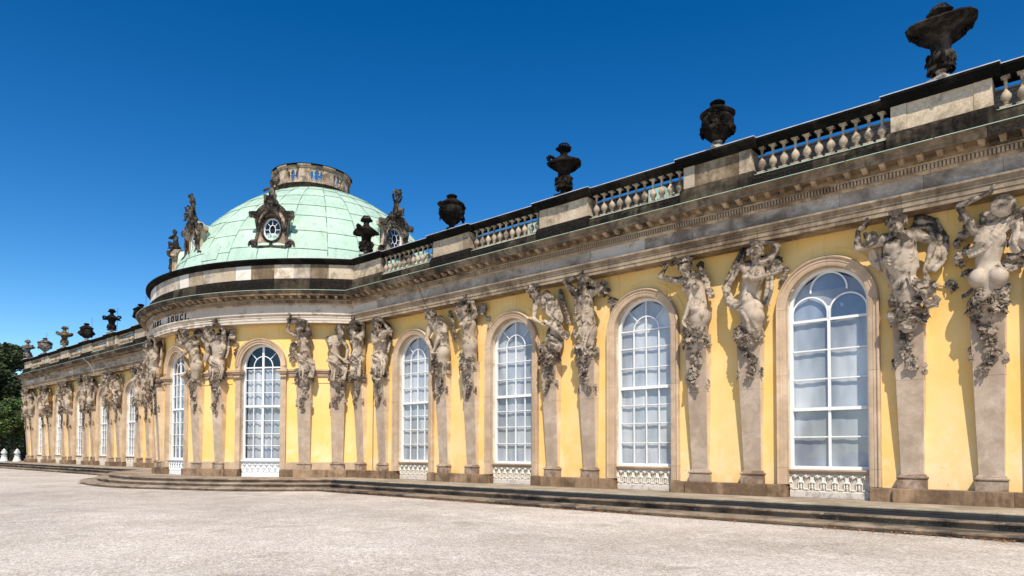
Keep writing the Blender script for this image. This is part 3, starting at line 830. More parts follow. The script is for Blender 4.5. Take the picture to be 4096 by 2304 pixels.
# modillions
g = G()
W = .075
W = .058
P_ = [(.55, 7.755), (.62, 7.752), (.68, 7.762), (.74, 7.79), (.765, 7.80), (.775, 7.815), (.775, 7.849), (.55, 7.849)]
g.add([(-W, a, b) for a, b in P_] + [(W, a, b) for a, b in P_], [(i, (i + 1) % 8, (i + 1) % 8 + 8, i + 8) for i in range(8)] + [tuple(range(8)), tuple(range(15, 7, -1))])
sbox(g, -.075, .075, .55, .80, 7.832, 7.848)
for x in (-.03, .03): g.tube([(x, .60, 7.749), (x, .68, 7.757), (x, .75, 7.795), (x, .775, 7.82)], .010, 4)
modm = g.map(fmap).mesh("modillion", 'modillion')
V = g.verts()
modc = modm
for seg in ('R', 'B', 'L'):
    L = (2 * (RB + .6) * aj(.6)) if seg == 'B' else XEND - U0
    n = round(L / .40)
    for i in range(n):
        f = (i + .5) / n
        if seg == 'B':
            t = (-1 + 2 * f) * aj(.6)
            inst("modillion", modc, palace, (S0 + RB * math.sin(t), YC - RB * math.cos(t), 0), t)
        else:
            u = U0 + L * f
            if u < xj(.85) + .05: continue
            x = u if seg == 'R' else 2 * S0 - u
            inst("modillion", modc, palace, (x, 0, 0), 0)

# attic -------------------------------------------------------------------------
# dark base course
AB = [(-.1, 8.18), (.34, 8.18), (.34, 8.47), (.32, 8.50), (.30, 8.54), (.26, 8.60), (-.1, 8.62)]
ABP = [(-.1, 8.18), (.42, 8.18), (.42, 8.55), (.40, 8.62), (.37, 8.68), (.32, 8.73), (-.1, 8.74)]
CAPB = [(-.28, 9.40), (.20, 9.40), (.22, 9.44), (.30, 9.46), (.33, 9.50), (.40, 9.54), (.40, 9.60), (-.28, 9.60)]
CAPP = [(-.30, 9.38), (.34, 9.38), (.36, 9.42), (.44, 9.45), (.47, 9.50), (.55, 9.54), (.55, 9.605), (-.30, 9.605)]
def capmetal(prof_o, z): return [(-.29, z), (prof_o + .012, z - .012), (prof_o + .012, z + .004), (prof_o, z + .014), (-.29, z + .03)]
# baluster
BAL = [(.0, 8.62), (.095, 8.62), (.095, 8.70), (.06, 8.71), (.045, 8.74), (.042, 8.76), (.065, 8.775), (.045, 8.79), (.06, 8.82), (.098, 8.87), (.110, 8.92), (.104, 8.97), (.07, 9.03), (.042, 9.07), (.034, 9.12), (.033, 9.22), (.036, 9.27), (.046, 9.29), (.038, 9.31), (.052, 9.335), (.08, 9.36), (.085, 9.40)]
g = G(); g.lathe([(max(r, .001), z) for r, z in BAL], 12); g.box(-.115, .115, -.115, .115, 8.615, 8.70); g.box(-.09, .09, -.09, .09, 9.37, 9.405)
balm = g.mesh("baluster", 'baluster', smooth=40)
PXC = [BAY * k + 1.07 for k in range(NP)]    # pedestal centres
for seg in ('R', 'L'):
    for k, xc in enumerate(PXC):
        a, b = xc - 1.04, xc + 1.04
        if k == 0: a = U0
        for nm, pr, mt, gp in (("attic_base_block", ABP, 'blackstone', .002), ("cap_stone", None, 'capstone', .0), ):
            if nm == "cap_stone":
                a2, b2 = (a - .17 if k else U0), b + .17
                for o_ in stones(nm, CAPP, mt, palace, seg, a2, b2, 1.4, .003): pass
                g = G(); sweep(g, capmetal(.55, 9.606), seg, a2 - (.01 if k else 0), b2 + .01); recalc(g.build("metal_capping", 'metal', palace))
            else:
                g = G(); sweep(g, pr, seg, a - (.08 if k else 0), b + .08); recalc(g.build(nm, mt, palace))
        # die: three stones, middle one slightly recessed
        w3 = (b - a)
        for q, (fa, fb, oo) in enumerate(((0, .17, .30), (.17, .83, .285), (.83, 1, .30))):
            mt = 'attic' if q != 1 or rnd.random() < .6 else 'entab'
            g = G(); sweep(g, [(-.2, 8.74), (oo, 8.74), (oo, 9.38), (-.2, 9.38)], seg, a + w3 * fa, a + w3 * fb, .002); recalc(g.build("attic_block", mt, palace))
        if k < NP - 1:
            a3, b3 = b + .08, PXC[k + 1] - 1.04 - .08
            stones("attic_base_block", AB, 'blackstone', palace, seg, a3, b3, 1.7, .003)
            g = G(); sweep(g, [(-.12, 8.62), (.30, 8.602), (.30, 8.615), (-.12, 8.645)], seg, a3, b3); recalc(g.build("copper_strip", 'copper', palace))
            stones("cap_stone", CAPB, 'capstone', palace, seg, b + .17, PXC[k + 1] - 1.04 - .17, 1.5, .003)
            g = G(); sweep(g, capmetal(.40, 9.602), seg, b + .16, PXC[k + 1] - 1.04 - .16); recalc(g.build("metal_capping", 'metal', palace))
            x0 = b + .08
            n = 11; st = (b3 - a3 + .0) / n
            bs = None
            for i in range(n):
                u = a3 + st * (i + .5); x = u if seg == 'R' else 2 * S0 - u
                o = inst("baluster", balm, palace, (x, -.10, 0), rnd.uniform(-.02, .02))
# bow attic: solid parapet of separate blocks
stones("attic_base_block", ABP, 'blackstone', palace, 'B', -1, 1, 1.9, .003)
def bf(i): return rnd.choice(['attic', 'attic', 'newstone', 'entab', 'frieze_light', 'frieze'])
stones("attic_block", [(-.15, 8.74), (.30, 8.74), (.30, 9.38), (-.15, 9.38)], 'attic', palace, 'B', -1, 1, .95, .003, matfn=bf, jitter=.3)
stones("cap_stone", CAPP, 'capstone', palace, 'B', -1, 1, 2.2, .003)
g = G(); sweep(g, capmetal(.52, 9.606), 'B', -1, 1); recalc(g.build("metal_capping", 'metal', palace))

# roof behind the balustrades: rows of slates and ridge caps
def roof(sign):
    x0, x1 = (U0 + 2.2, XEND - .5)
    y0, z0, y1, z1 = .75, 8.75, 5.2, 11.35
    n = 26; V = []; F = []
    g = G(); tl = math.hypot(y1 - y0, z1 - z0)
    ang = math.atan2(z1 - z0, y1 - y0)
    nx = 118
    for i in range(n):
        f0 = i / n; f1 = (i + 1.12) / n
        ya, za = y0 + (y1 - y0) * f0, z0 + (z1 - z0) * f0
        yb, zb = y0 + (y1 - y0) * f1, z0 + (z1 - z0) * f1
        for j in range(nx):
            xa = x0 + (x1 - x0) * (j + (.5 if i % 2 else 0)) / nx; xb = xa + (x1 - x0) / nx * .94
            h = .045 + rnd.uniform(-.012, .012)
            V = [(xa, ya, za + h), (xb, ya, za + h), (xb, yb, zb + .008), (xa, yb, zb + .008), (xa, ya, za - .01), (xb, ya, za - .01)]
            if sign < 0: V = [(2 * S0 - x, y, z) for x, y, z in V]
            g.add(V, [(0, 1, 2, 3), (4, 5, 1, 0)])
    tag(g.build("roof_slates", 'tile', palace), kind='stuff')
    g = G()
    xs = (x0, x1) if sign > 0 else (2 * S0 - x1, 2 * S0 - x0)
    g.add([(xs[0], y0 - .4, 8.5), (xs[1], y0 - .4, 8.5), (xs[1], y1, z1 - .03), (xs[0], y1, z1 - .03), (xs[1], 9.7, 8.5), (xs[0], 9.7, 8.5)], [(0, 1, 2, 3), (3, 2, 4, 5), (0, 3, 5), (1, 4, 2)])
    g.build("roof_deck", 'tile', palace)
    n = int((xs[1] - xs[0]) / .42)
    g = G(); g.tube([(0, 0, 0), (.42, 0, 0)], [.09, .11], 8); rm = g.mesh("ridge_tile", 'tile', smooth=40)
    for i in range(n): inst("ridge_tile", rm, palace, (xs[0] + i * .42, y1, z1 + .02))
    # copper dormer hoods on the slates
    for k, xc in enumerate(PXC[:-1]):
        if k in (1, 2, 4): 
            xx = xc + 2.2; xx = xx if sign > 0 else 2 * S0 - xx
            g = G(); g.box(xx - .3, xx + .3, 2.2, 3.3, 9.6, 10.1); g.build("roof_hatch", 'copper', palace)
roof(1); roof(-1)
# inner shell closing the building behind the windows
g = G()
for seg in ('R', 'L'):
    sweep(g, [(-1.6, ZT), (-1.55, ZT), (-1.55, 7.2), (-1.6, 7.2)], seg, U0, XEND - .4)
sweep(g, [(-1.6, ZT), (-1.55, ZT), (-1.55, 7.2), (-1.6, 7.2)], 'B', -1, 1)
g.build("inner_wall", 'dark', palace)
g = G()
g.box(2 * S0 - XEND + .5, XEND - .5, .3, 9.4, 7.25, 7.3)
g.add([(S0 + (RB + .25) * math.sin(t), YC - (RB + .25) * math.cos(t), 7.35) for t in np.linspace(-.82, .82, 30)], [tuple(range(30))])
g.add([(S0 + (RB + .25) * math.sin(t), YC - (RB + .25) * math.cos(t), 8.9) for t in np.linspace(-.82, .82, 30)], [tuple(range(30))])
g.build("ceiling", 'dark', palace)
for s in (1, -1):
    x = XEND if s > 0 else 2 * S0 - XEND
    g = G(); g.box(min(x, x - s * .3), max(x, x - s * .3), .2, 9.8, ZT, 8.6); g.build("end_wall", 'plaster', palace)
g = G(); g.box(2 * S0 - XEND + .3, XEND - .3, 9.5, 9.8, ZT, 8.6); g.build("rear_wall", 'plaster', palace)

# inscription -----------------------------------------------------------------------
def letters():
    txt = "SANS, SOUCI."
    span = math.radians(20.6) * (RB + .35); hgt = .30
    adv = []
    for ch in txt:
        if ch == ' ': adv.append((None, .34, 0)); continue
        cu = bpy.data.curves.new("letter", 'FONT'); cu.body = ch; cu.size = hgt / .72; cu.extrude = .014; cu.offset = .012
        ob = bpy.data.objects.new("letter", cu); COL.objects.link(ob)
        bpy.context.view_layer.update()
        me = bpy.data.meshes.new_from_object(ob.evaluated_get(bpy.context.evaluated_depsgraph_get()))
        bpy.data.objects.remove(ob)
        co = np.zeros(len(me.vertices) * 3, dtype=np.float32); me.vertices.foreach_get('co', co); co = co.reshape(-1, 3)
        w = co[:, 0].max() - co[:, 0].min() if len(co) else .1
        adv.append((me, w, co))
    gapn = len(adv) - 1
    tot = sum(a[1] * .85 for a in adv); gap = (span - tot) / gapn
    u = -span / 2
    for me, w, co in adv:
        w2 = w * .85
        if me is not None:
            x = (co[:, 0] - co[:, 0].min()) * .85 + u; z = co[:, 1] + 7.16; o = .345 + co[:, 2]
            a = x / (RB + .33)
            P = np.stack([S0 + (RB + o) * np.sin(a), YC - (RB + o) * np.cos(a), z], -1)
            me.vertices.foreach_set('co', P.astype(np.float32).ravel()); me.materials.clear(); me.materials.append(MAT['letter']); me.update()
            inst("letter", me, palace)
        u += w2 + gap
letters()
# thin lightning conductor drooping from the cornice to the wall
g = G(); g.tube([(4.9, -1.02, 8.05), (5.25, -.8, 7.6), (5.3, -.55, 7.1), (5.35, -.5, 6.85), (5.7, -.45, 6.5)], .009, 4); g.build("lightning_wire", 'letter', palace)
g = G(); g.tube([(2 * S0 - 16.2, -1.02, 8.05), (2 * S0 - 15.6, -.8, 7.6), (2 * S0 - 15.4, -.55, 7.1), (2 * S0 - 15.3, -.5, 6.7)], .012, 4); g.build("lightning_wire", 'metal', palace)
# dot over the I
t = math.radians(9.0)
# ================================================================ terrace, steps and ground
def structure(o): o['kind'] = 'structure'; return o
terr = structure(empty("terrace"))
# paving slabs on the terrace (top), big slabs with joints
TN = 1.9     # nose of the wing terrace in front of the pedestals
BN = 2.15    # nose on the bow: radius RB+BN
def posT(seg, u, o, dj=0.0):
    """like pos but wings reach o, bow reaches its own offset"""
    return pos(seg, u, o)
def xjs(ow, ob): # where wing line y=-ow meets circle RB+ob
    return S0 + math.sqrt(max(0.01, (RB + ob) ** 2 - (YC + ow) ** 2))
def step_prof(o, z, h, depth):
    return [(o - depth, z - h), (o - .07, z - h), (o - .07, z - .105), (o - .035, z - .085), (o - .03, z - .07), (o, z - .055), (o + .012, z - .035), (o + .008, z - .012), (o - .015, z), (o - depth, z)]
def sweep_line(prof, x0, x1, side):
    V = []; k = len(prof)
    for x in (x0, x1):
        xx = x if side > 0 else 2 * S0 - x
        for o, z in prof: V.append((xx, -o, z))
    F = [(j, (j + 1) % k, k + (j + 1) % k, k + j) for j in range(k)] + [tuple(range(k)), tuple(range(2 * k - 1, k - 1, -1))]
    return V, F
def sweep_arc(prof, t0, t1, n):
    V = []; k = len(prof); F = []
    for i in range(n + 1):
        t = t0 + (t1 - t0) * i / n
        for o, z in prof: V.append((S0 + (RB + o) * math.sin(t), YC - (RB + o) * math.cos(t), z))
    for i in range(n):
        for j in range(k): F.append((i * k + j, i * k + (j + 1) % k, (i + 1) * k + (j + 1) % k, (i + 1) * k + j))
    F += [tuple(range(k)), tuple(n * k + j for j in range(k - 1, -1, -1))]
    return V, F
steps = [(1.90, 2.15, ZT, .165, 'paving', 'bowstep'), (2.36, 2.68, ZT - .165, .165, 'lichenstep', 'bowstep'), (3.15, 3.38, ZT - .33, .16, 'step', 'bowstep')]
for i, (ow, ob, z, h, mw, mb) in enumerate(steps):
    xa = xjs(ow, ob)
    for side in (1, -1):
        root = structure(empty("steps")) if False else None
        n = int((XEND + 6 - xa) / 2.5)
        cuts = [xa] + [xa + (XEND + 6 - xa) * (q + rnd.uniform(-.2, .2)) / n for q in range(1, n)] + [XEND + 6]
        for q in range(n):
            dz = rnd.uniform(-.006, .006); do = rnd.uniform(-.008, .008)
            a = cuts[q] + .004 - (0.5 if q == 0 else 0)
            V, F = sweep_line(step_prof(ow + do, z + dz, h + .03, .62 if i == 0 else 1.1), a, cuts[q + 1] - .004, side)
            g = G(); g.add(V, F); o = g.build("step_stone", mw if not (i == 2 and rnd.random() < .3) else 'lichenstep', terr); recalc(o)
    tm = math.acos((YC + ow) / (RB + ob))
    n = int(2 * tm * (RB + ob) / 2.3)
    for q in range(n):
        t0 = -tm + 2 * tm * q / n + .0003; t1 = -tm + 2 * tm * (q + 1) / n - .0003
        dz = rnd.uniform(-.004, .004)
        V, F = sweep_arc(step_prof(ob, z + dz + .003, h + .03, 1.15), t0, t1, 8)
        g = G(); g.add(V, F); o = g.build("step_stone", mb, terr); recalc(o)
# terrace paving behind the nosing
for side in (1, -1):
    x = U0 + .2
    while x < XEND + 6:
        w = rnd.uniform(1.5, 1.9)
        dz = rnd.uniform(-.002, .002)
        xa, xb = x + .003, x + w - .003
        if side < 0: xa, xb = 2 * S0 - xb, 2 * S0 - xa
        g = G(); g.box(xa, xb, -1.275, .25, ZT - .1, ZT - .004 + dz); g.build("paving_slab", 'paving', terr)
        x += w
n = 16
for q in range(n):
    t0 = -aj(0) - .06 + 2 * (aj(0) + .06) * q / n; t1 = t0 + 2 * (aj(0) + .06) / n
    V, F = sweep_arc([(-.4, ZT - .1), (.995, ZT - .1), (.995, ZT - .003), (-.4, ZT - .003)], t0 + .0003, t1 - .0003, 5)
    g = G(); g.add(V, F); o = g.build("paving_slab", 'paving', terr); recalc(o)
g = G()
for side in (1, -1):
    a, b = (U0 - .6, XEND + 6) if side > 0 else (2 * S0 - XEND - 6, 2 * S0 - U0 + .6)
    g.box(a, b, -2.0, .6, ZG - .05, ZT - .11)
V, F = sweep_arc([(-2, ZG), (1.9, ZG), (1.9, ZT - .12), (-2, ZT - .12)], -1.0, 1.0, 20); 
g.build("terrace_bed", 'dark', terr)
# terrace west of the palace where the two white urns stand
g = G(); g.box(2 * S0 - XEND - 36, 2 * S0 - XEND - .38, -1.275, 9, ZG - .05, ZT - .004); g.build("paving_slab", 'paving', terr)
for i, (ow, ob, z, h, mw, mb) in enumerate(steps):
    for q in range(12):
        V, F = sweep_line(step_prof(ow, z, h + .03, .62 if i == 0 else 1.1), XEND + 6 + q * 2.5 + .004, XEND + 8.5 + q * 2.5 - .004, -1)
        g = G(); g.add(V, F); o = g.build("step_stone", mw, terr); recalc(o)

# ground sheet
xs = np.concatenate([[-900, -400, -200, -120], np.linspace(-90, 70, 100), [120, 250, 600]])
ys = np.concatenate([[-900, -300, -120], np.linspace(-60, 0, 60), [30, 120, 400, 900]])
V = []; 
for y in ys:
    for x in xs:
        z = ZG + (.012 * math.sin(x * .7 + y * .3) + .01 * math.sin(x * .23 - y * .9) if -60 < y < -5 else 0)
        V.append((x, y, z))
nx = len(xs); F = [(j * nx + i, j * nx + i + 1, (j + 1) * nx + i + 1, (j + 1) * nx + i) for j in range(len(ys) - 1) for i in range(nx - 1)]
structure(mk("gravel_ground", V, F, 'gravel', smooth=True))

# dead leaves lying along the lowest step
g = G(); r = random.Random(3)
for side in (1,):
    for c in range(46):
        x0 = r.uniform(1.5, 27); n = r.choice([4, 10, 26, 40]); L = r.uniform(.2, .9)
        for i in range(n):
            x = x0 + r.gauss(0, L); y = -3.16 - abs(r.gauss(0, .07)) - .03 - (0.25 * r.random() if r.random() < .12 else 0)
            if x < 1.9: continue
            s_ = r.uniform(.018, .038); a = r.uniform(0, 2 * PI); z = ZG + .012 + r.uniform(0, .03)
            ca, sa = math.cos(a) * s_, math.sin(a) * s_
            dz = r.uniform(-.01, .02)
            g.add([(x + ca, y + sa, z), (x - sa * .6, y + ca * .6, z + .012), (x - ca, y - sa, z + dz), (x + sa * .6, y - ca * .6, z + .006)], [(0, 1, 2, 3)])
for c in range(30):
    t0 = r.uniform(-.75, .85)
    for i in range(r.choice([3, 8, 16])):
        t = t0 + r.gauss(0, .02); R_ = RB + 3.40 + abs(r.gauss(0, .06))
        x, y = S0 + R_ * math.sin(t), YC - R_ * math.cos(t); s_ = r.uniform(.018, .036); a = r.uniform(0, 6.28); z = ZG + .014
        ca, sa = math.cos(a) * s_, math.sin(a) * s_
        g.add([(x + ca, y + sa, z), (x - sa * .6, y + ca * .6, z + .012), (x - ca, y - sa, z + .01), (x + sa * .6, y - ca * .6, z + .006)], [(0, 1, 2, 3)])
tag(g.build("dead_leaves", 'deadleaf'), "brown dead leaves drifted along the foot of the lowest step", "leaf litter", kind='stuff')
# loose pebbles near the viewer
g = G()
for i in range(9000):
    d = 4 + 16 * r.random() ** 1.3; a = math.radians(r.uniform(95, 178))
    x = 26.6 + d * math.cos(a) * 1.0; y = -19.1 + d * math.sin(a)
    if y > -3.6: continue
    s_ = r.uniform(.006, .017); z = ZG + .004
    rot = r.uniform(0, 6.28); c_, q_ = math.cos(rot) * s_, math.sin(rot) * s_
    g.add([(x + c_, y + q_, z), (x - q_, y + c_, z), (x - c_, y - q_, z), (x + q_ * .8, y - c_ * .8, z), (x + s_ * .2, y, z + s_ * .8)], [(0, 1, 4), (1, 2, 4), (2, 3, 4), (3, 0, 4)])
tag(g.build("pebbles", 'reveal'), "loose pale pebbles scattered over the gravel forecourt", "pebbles", kind='stuff')
# ================================================================ sculpture: smooth unions of solids on a voxel grid
class Sculpt:
    def __init__(s): s.ops = []
    def rc(s, a, b, ra, rb=None, k=.05, sub=False):
        s.ops.append(('rc', np.array(a, float), np.array(b, float), ra, ra if rb is None else rb, k, sub)); return s
    def el(s, c, r, R=None, k=.06, sub=False):
        r = np.array(r if hasattr(r, '__len__') else (r, r, r), float)
        s.ops.append(('el', np.array(c, float), r, np.eye(3) if R is None else np.array(R), None, k, sub)); return s
    def bounds(s):
        lo = np.full(3, 1e9); hi = -lo
        for op in s.ops:
            if op[6]: continue
            if op[0] == 'rc':
                m = max(op[3], op[4]); lo = np.minimum(lo, np.minimum(op[1], op[2]) - m); hi = np.maximum(hi, np.maximum(op[1], op[2]) + m)
            else:
                m = op[2].max(); lo = np.minimum(lo, op[1] - m); hi = np.maximum(hi, op[1] + m)
        return lo, hi
    def mesh(s, name, mat, vox=.02, smooth=True):
        lo, hi = s.bounds(); lo -= 3 * vox; hi += 3 * vox
        n = np.ceil((hi - lo) / vox).astype(int) + 1
        B = .12
        D = np.full(n, B, dtype=np.float32)
        ax = [lo[i] + vox * np.arange(n[i], dtype=np.float32) for i in range(3)]
        for op in s.ops:
            typ, p0, p1, q0, q1, k, sub = op
            pad = k + 2.5 * vox + .02
            if typ == 'rc':
                m = max(q0, q1); l = np.minimum(p0, p1) - m - pad; h = np.maximum(p0, p1) + m + pad
            else:
                m = np.sqrt(((q0 @ np.diag(p1)) ** 2).sum(1)) if True else p1.max()
                l = p0 - m - pad; h = p0 + m + pad
            i0 = np.clip(((l - lo) / vox).astype(int), 0, n); i1 = np.clip(((h - lo) / vox).astype(int) + 2, 0, n)
            if (i1 <= i0).any(): continue
            sl = tuple(slice(a, b) for a, b in zip(i0, i1))
            X = ax[0][sl[0]][:, None, None] - p0[0]; Y = ax[1][sl[1]][None, :, None] - p0[1]; Z = ax[2][sl[2]][None, None, :] - p0[2]
            if typ == 'rc':
                d = p1 - p0; L2 = max((d ** 2).sum(), 1e-9)
                t = np.clip((X * d[0] + Y * d[1] + Z * d[2]) / L2, 0, 1)
                dist = np.sqrt((X - t * d[0]) ** 2 + (Y - t * d[1]) ** 2 + (Z - t * d[2]) ** 2) - (q0 + t * (q1 - q0))
            else:
                R = q0
                a = (X * R[0, 0] + Y * R[1, 0] + Z * R[2, 0]) / p1[0]; b = (X * R[0, 1] + Y * R[1, 1] + Z * R[2, 1]) / p1[1]; c = (X * R[0, 2] + Y * R[1, 2] + Z * R[2, 2]) / p1[2]
                k0 = np.sqrt(a * a + b * b + c * c); k1 = np.sqrt((a / p1[0]) ** 2 + (b / p1[1]) ** 2 + (c / p1[2]) ** 2) + 1e-6
                dist = k0 * (k0 - 1) / k1
            dist = dist.astype(np.float32)
            cur = D[sl]
            if sub:
                dist = -dist; hh = np.maximum(k - np.abs(cur - dist), 0) / k
                D[sl] = np.maximum(cur, dist) + hh * hh * k * .25
            else:
                hh = np.maximum(k - np.abs(cur - dist), 0) / k
                D[sl] = np.minimum(cur, dist) - hh * hh * k * .25
        g = vdb.FloatGrid(B); g.copyFromArray(np.clip(D, -B, B))
        P, T, Q = g.convertToPolygons(0.0, 0.0)
        P = P * vox + lo
        P = np.stack([P[:, 0], -P[:, 1], P[:, 2]], -1)      # o -> -y
        me = bpy.data.meshes.new(name)
        Q = Q.astype(np.int32)
        me.vertices.add(len(P)); me.vertices.foreach_set('co', P.astype(np.float32).ravel())
        me.loops.add(Q.size); me.loops.foreach_set('vertex_index', Q.ravel())
        me.polygons.add(len(Q)); me.polygons.foreach_set('loop_start', np.arange(0, Q.size, 4, dtype=np.int32)); me.polygons.foreach_set('loop_total', np.full(len(Q), 4, dtype=np.int32))
        me.polygons.foreach_set('use_smooth', np.ones(len(Q), dtype=bool))
        me.update(calc_edges=True)
        me.materials.append(MAT[mat]); 
        return me

def v(*a): return np.array(a if len(a) > 1 else a[0], float)
def nrm(a): return a / max(np.linalg.norm(a), 1e-9)
def basis(x, z):
    z = nrm(z); x = nrm(x - z * np.dot(x, z)); y = np.cross(z, x); return np.stack([x, y, z], 1)   # columns

def head(S, c, f, up_, h, rr, hair='curls', beard=False, face=True, female=False, wreath=False):
    f = nrm(f); u = nrm(up_ - f * np.dot(up_, f) * .6); u = nrm(u - f * np.dot(u, f)); r = np.cross(f, u)
    R = np.stack([r, f, u], 1)
    P = lambda a, b, c_: c + r * a * h + f * b * h + u * c_ * h
    S.el(P(0, -.06, .1), (.35 * h, .42 * h, .38 * h), R, k=.03)
    S.el(P(0, .08, -.12), (.27 * h, .30 * h, .36 * h), R, k=.05)
    S.rc(P(0, .24, -.40), P(0, .22, -.38), .10 * h, k=.04)
    if face:
        S.rc(P(-.17, .33, .10), P(.17, .33, .10), .055 * h, k=.03)
        for sx in (-1, 1):
            S.rc(P(sx * .145, .44, .01), P(sx * .12, .44, .01), .07 * h, k=.025, sub=True)
            S.rc(P(sx * .14, .30, .00), P(sx * .13, .30, .0), .065 * h, k=.012)
            S.rc(P(sx * .17, .24, -.14), P(sx * .15, .27, -.13), .10 * h, k=.04)
            S.rc(P(sx * .34, -.05, .04), P(sx * .35, -.03, -.12), .05 * h, k=.02)
        S.rc(P(0, .36, .09), P(0, .46, -.12), .04 * h, .065 * h, k=.025)
        S.rc(P(-.08, .36, -.21), P(.08, .36, -.21), .042 * h, k=.015)
        S.rc(P(-.07, .35, -.29), P(.07, .35, -.29), .042 * h, k=.015)
        S.rc(P(-.10, .405, -.25), P(.10, .405, -.25), .018 * h, k=.01, sub=True)
    n = 46
    for i in range(n):
        th = rr.uniform(0, 2 * PI); ph = rr.uniform(-.5, 1.5)
        d = v(math.cos(ph) * math.cos(th), math.cos(ph) * math.sin(th), math.sin(ph))
        if d[1] > .25 and d[2] < .55: continue
        q = P(d[0] * .36, d[1] * .42 - .05, d[2] * .40 + .12)
        e = q + (r * rr.uniform(-1, 1) + f * rr.uniform(-1, 1) + u * rr.uniform(-1.2, .4)) * .10 * h
        S.rc(q, e, rr.uniform(.075, .115) * h, rr.uniform(.05, .08) * h, k=.018)
    if female:
        for i in range(8): S.rc(P(rr.uniform(-.15, .15), -.42 - .1 * rr.random(), .15 + rr.uniform(-.1, .1)), P(0, -.5, .1), .09 * h, .08 * h, k=.02)
    if wreath:
        for i in range(16):
            a = 2 * PI * i / 16
            q = P(math.cos(a) * .40, math.sin(a) * .42, .30 + .05 * rr.uniform(-1, 1))
            S.rc(q, q + (u * rr.uniform(.2, .8) + r * rr.uniform(-.5, .5) + f * rr.uniform(-.3, .5)) * .15 * h, .075 * h, .03 * h, k=.012)
    if beard:
        for i in range(26):
            a = rr.uniform(-1.3, 1.3); zz = rr.uniform(-.55, -.22)
            q = P(math.sin(a) * .25, math.cos(a) * .28, zz)
            S.rc(q, q + (u * -1 + f * .4) * rr.uniform(.06, .16) * h, .07 * h, .03 * h, k=.015)

def hand(S, w, d, n, s, rr, curl=.7):
    d = nrm(d); n = nrm(n - d * np.dot(n, d)); x = np.cross(d, n)
    pc = w + d * .05 * s
    S.el(pc, (.045 * s, .052 * s, .022 * s), np.stack([x, d, n], 1), k=.02)
    for i, (off, ln) in enumerate(((-.034, .085), (-.012, .095), (.011, .09), (.032, .072))):
        a = w + d * .085 * s + x * off * s
        b = a + (d * math.cos(curl * .5) - n * math.sin(curl * .5)) * ln * .5 * s
        c = b + (d * math.cos(curl * 1.4) - n * math.sin(curl * 1.4)) * ln * .5 * s
        S.rc(a, b, .013 * s, .012 * s, k=.008); S.rc(b, c, .012 * s, .010 * s, k=.006)
    a = w + d * .03 * s - x * .035 * s; b = a - x * .035 * s + d * .03 * s - n * .01 * s; c = b + d * .035 * s - n * .015 * s
    S.rc(a, b, .017 * s, .014 * s, k=.012); S.rc(b, c, .014 * s, .011 * s, k=.008)

def arm(S, sh, el, wr, s, rr, male=1.0, hd=None, curl=.7, n=None):
    sh, el, wr = v(sh), v(el), v(wr)
    m = male
    S.rc(sh, sh + (el - sh) * .25, .072 * s * m, .062 * s * m, k=.07)
    S.rc(sh, el, .056 * s * m, .042 * s * m, k=.03)
    S.rc(sh + (el - sh) * .35, sh + (el - sh) * .7, .055 * s * m, .048 * s * m, k=.04)
    S.rc(el, wr, .044 * s * m, .029 * s, k=.025)
    S.rc(el + (wr - el) * .15, el + (wr - el) * .4, .047 * s * m, .042 * s * m, k=.03)
    if n is None: n = np.cross(wr - el, v(0.2, -1, .3))
    hand(S, wr, (hd if hd is not None else nrm(wr - el)), n, s * 1.12, rr, curl)

def cloth(S, pts, w, rr, nf=4, r=.032, k=.02, amp=.05):
    pts = [v(p) for p in pts]
    # resample
    P = []
    for i in range(len(pts) - 1):
        for q in range(4): P.append(pts[i] + (pts[i + 1] - pts[i]) * q / 4)
    P.append(pts[-1])
    for f in range(nf):
        off = (f - (nf - 1) / 2) / max(1, nf - 1)
        ph = rr.uniform(0, 6); Q = []
        for i, p in enumerate(P):
            t = nrm((P[min(i + 1, len(P) - 1)] - P[max(0, i - 1)])); sd = nrm(np.cross(t, v(0, 1, .2)))
            Q.append(p + sd * off * w * (1 + .25 * math.sin(i * .7 + ph)) + v(0, 1, 0) * amp * math.sin(f * 2.1 + i * .35 + ph * .3))
        for i in range(len(Q) - 1):
            S.rc(Q[i], Q[i + 1], r * (1 + .25 * math.sin(i + ph)), r, k=k)

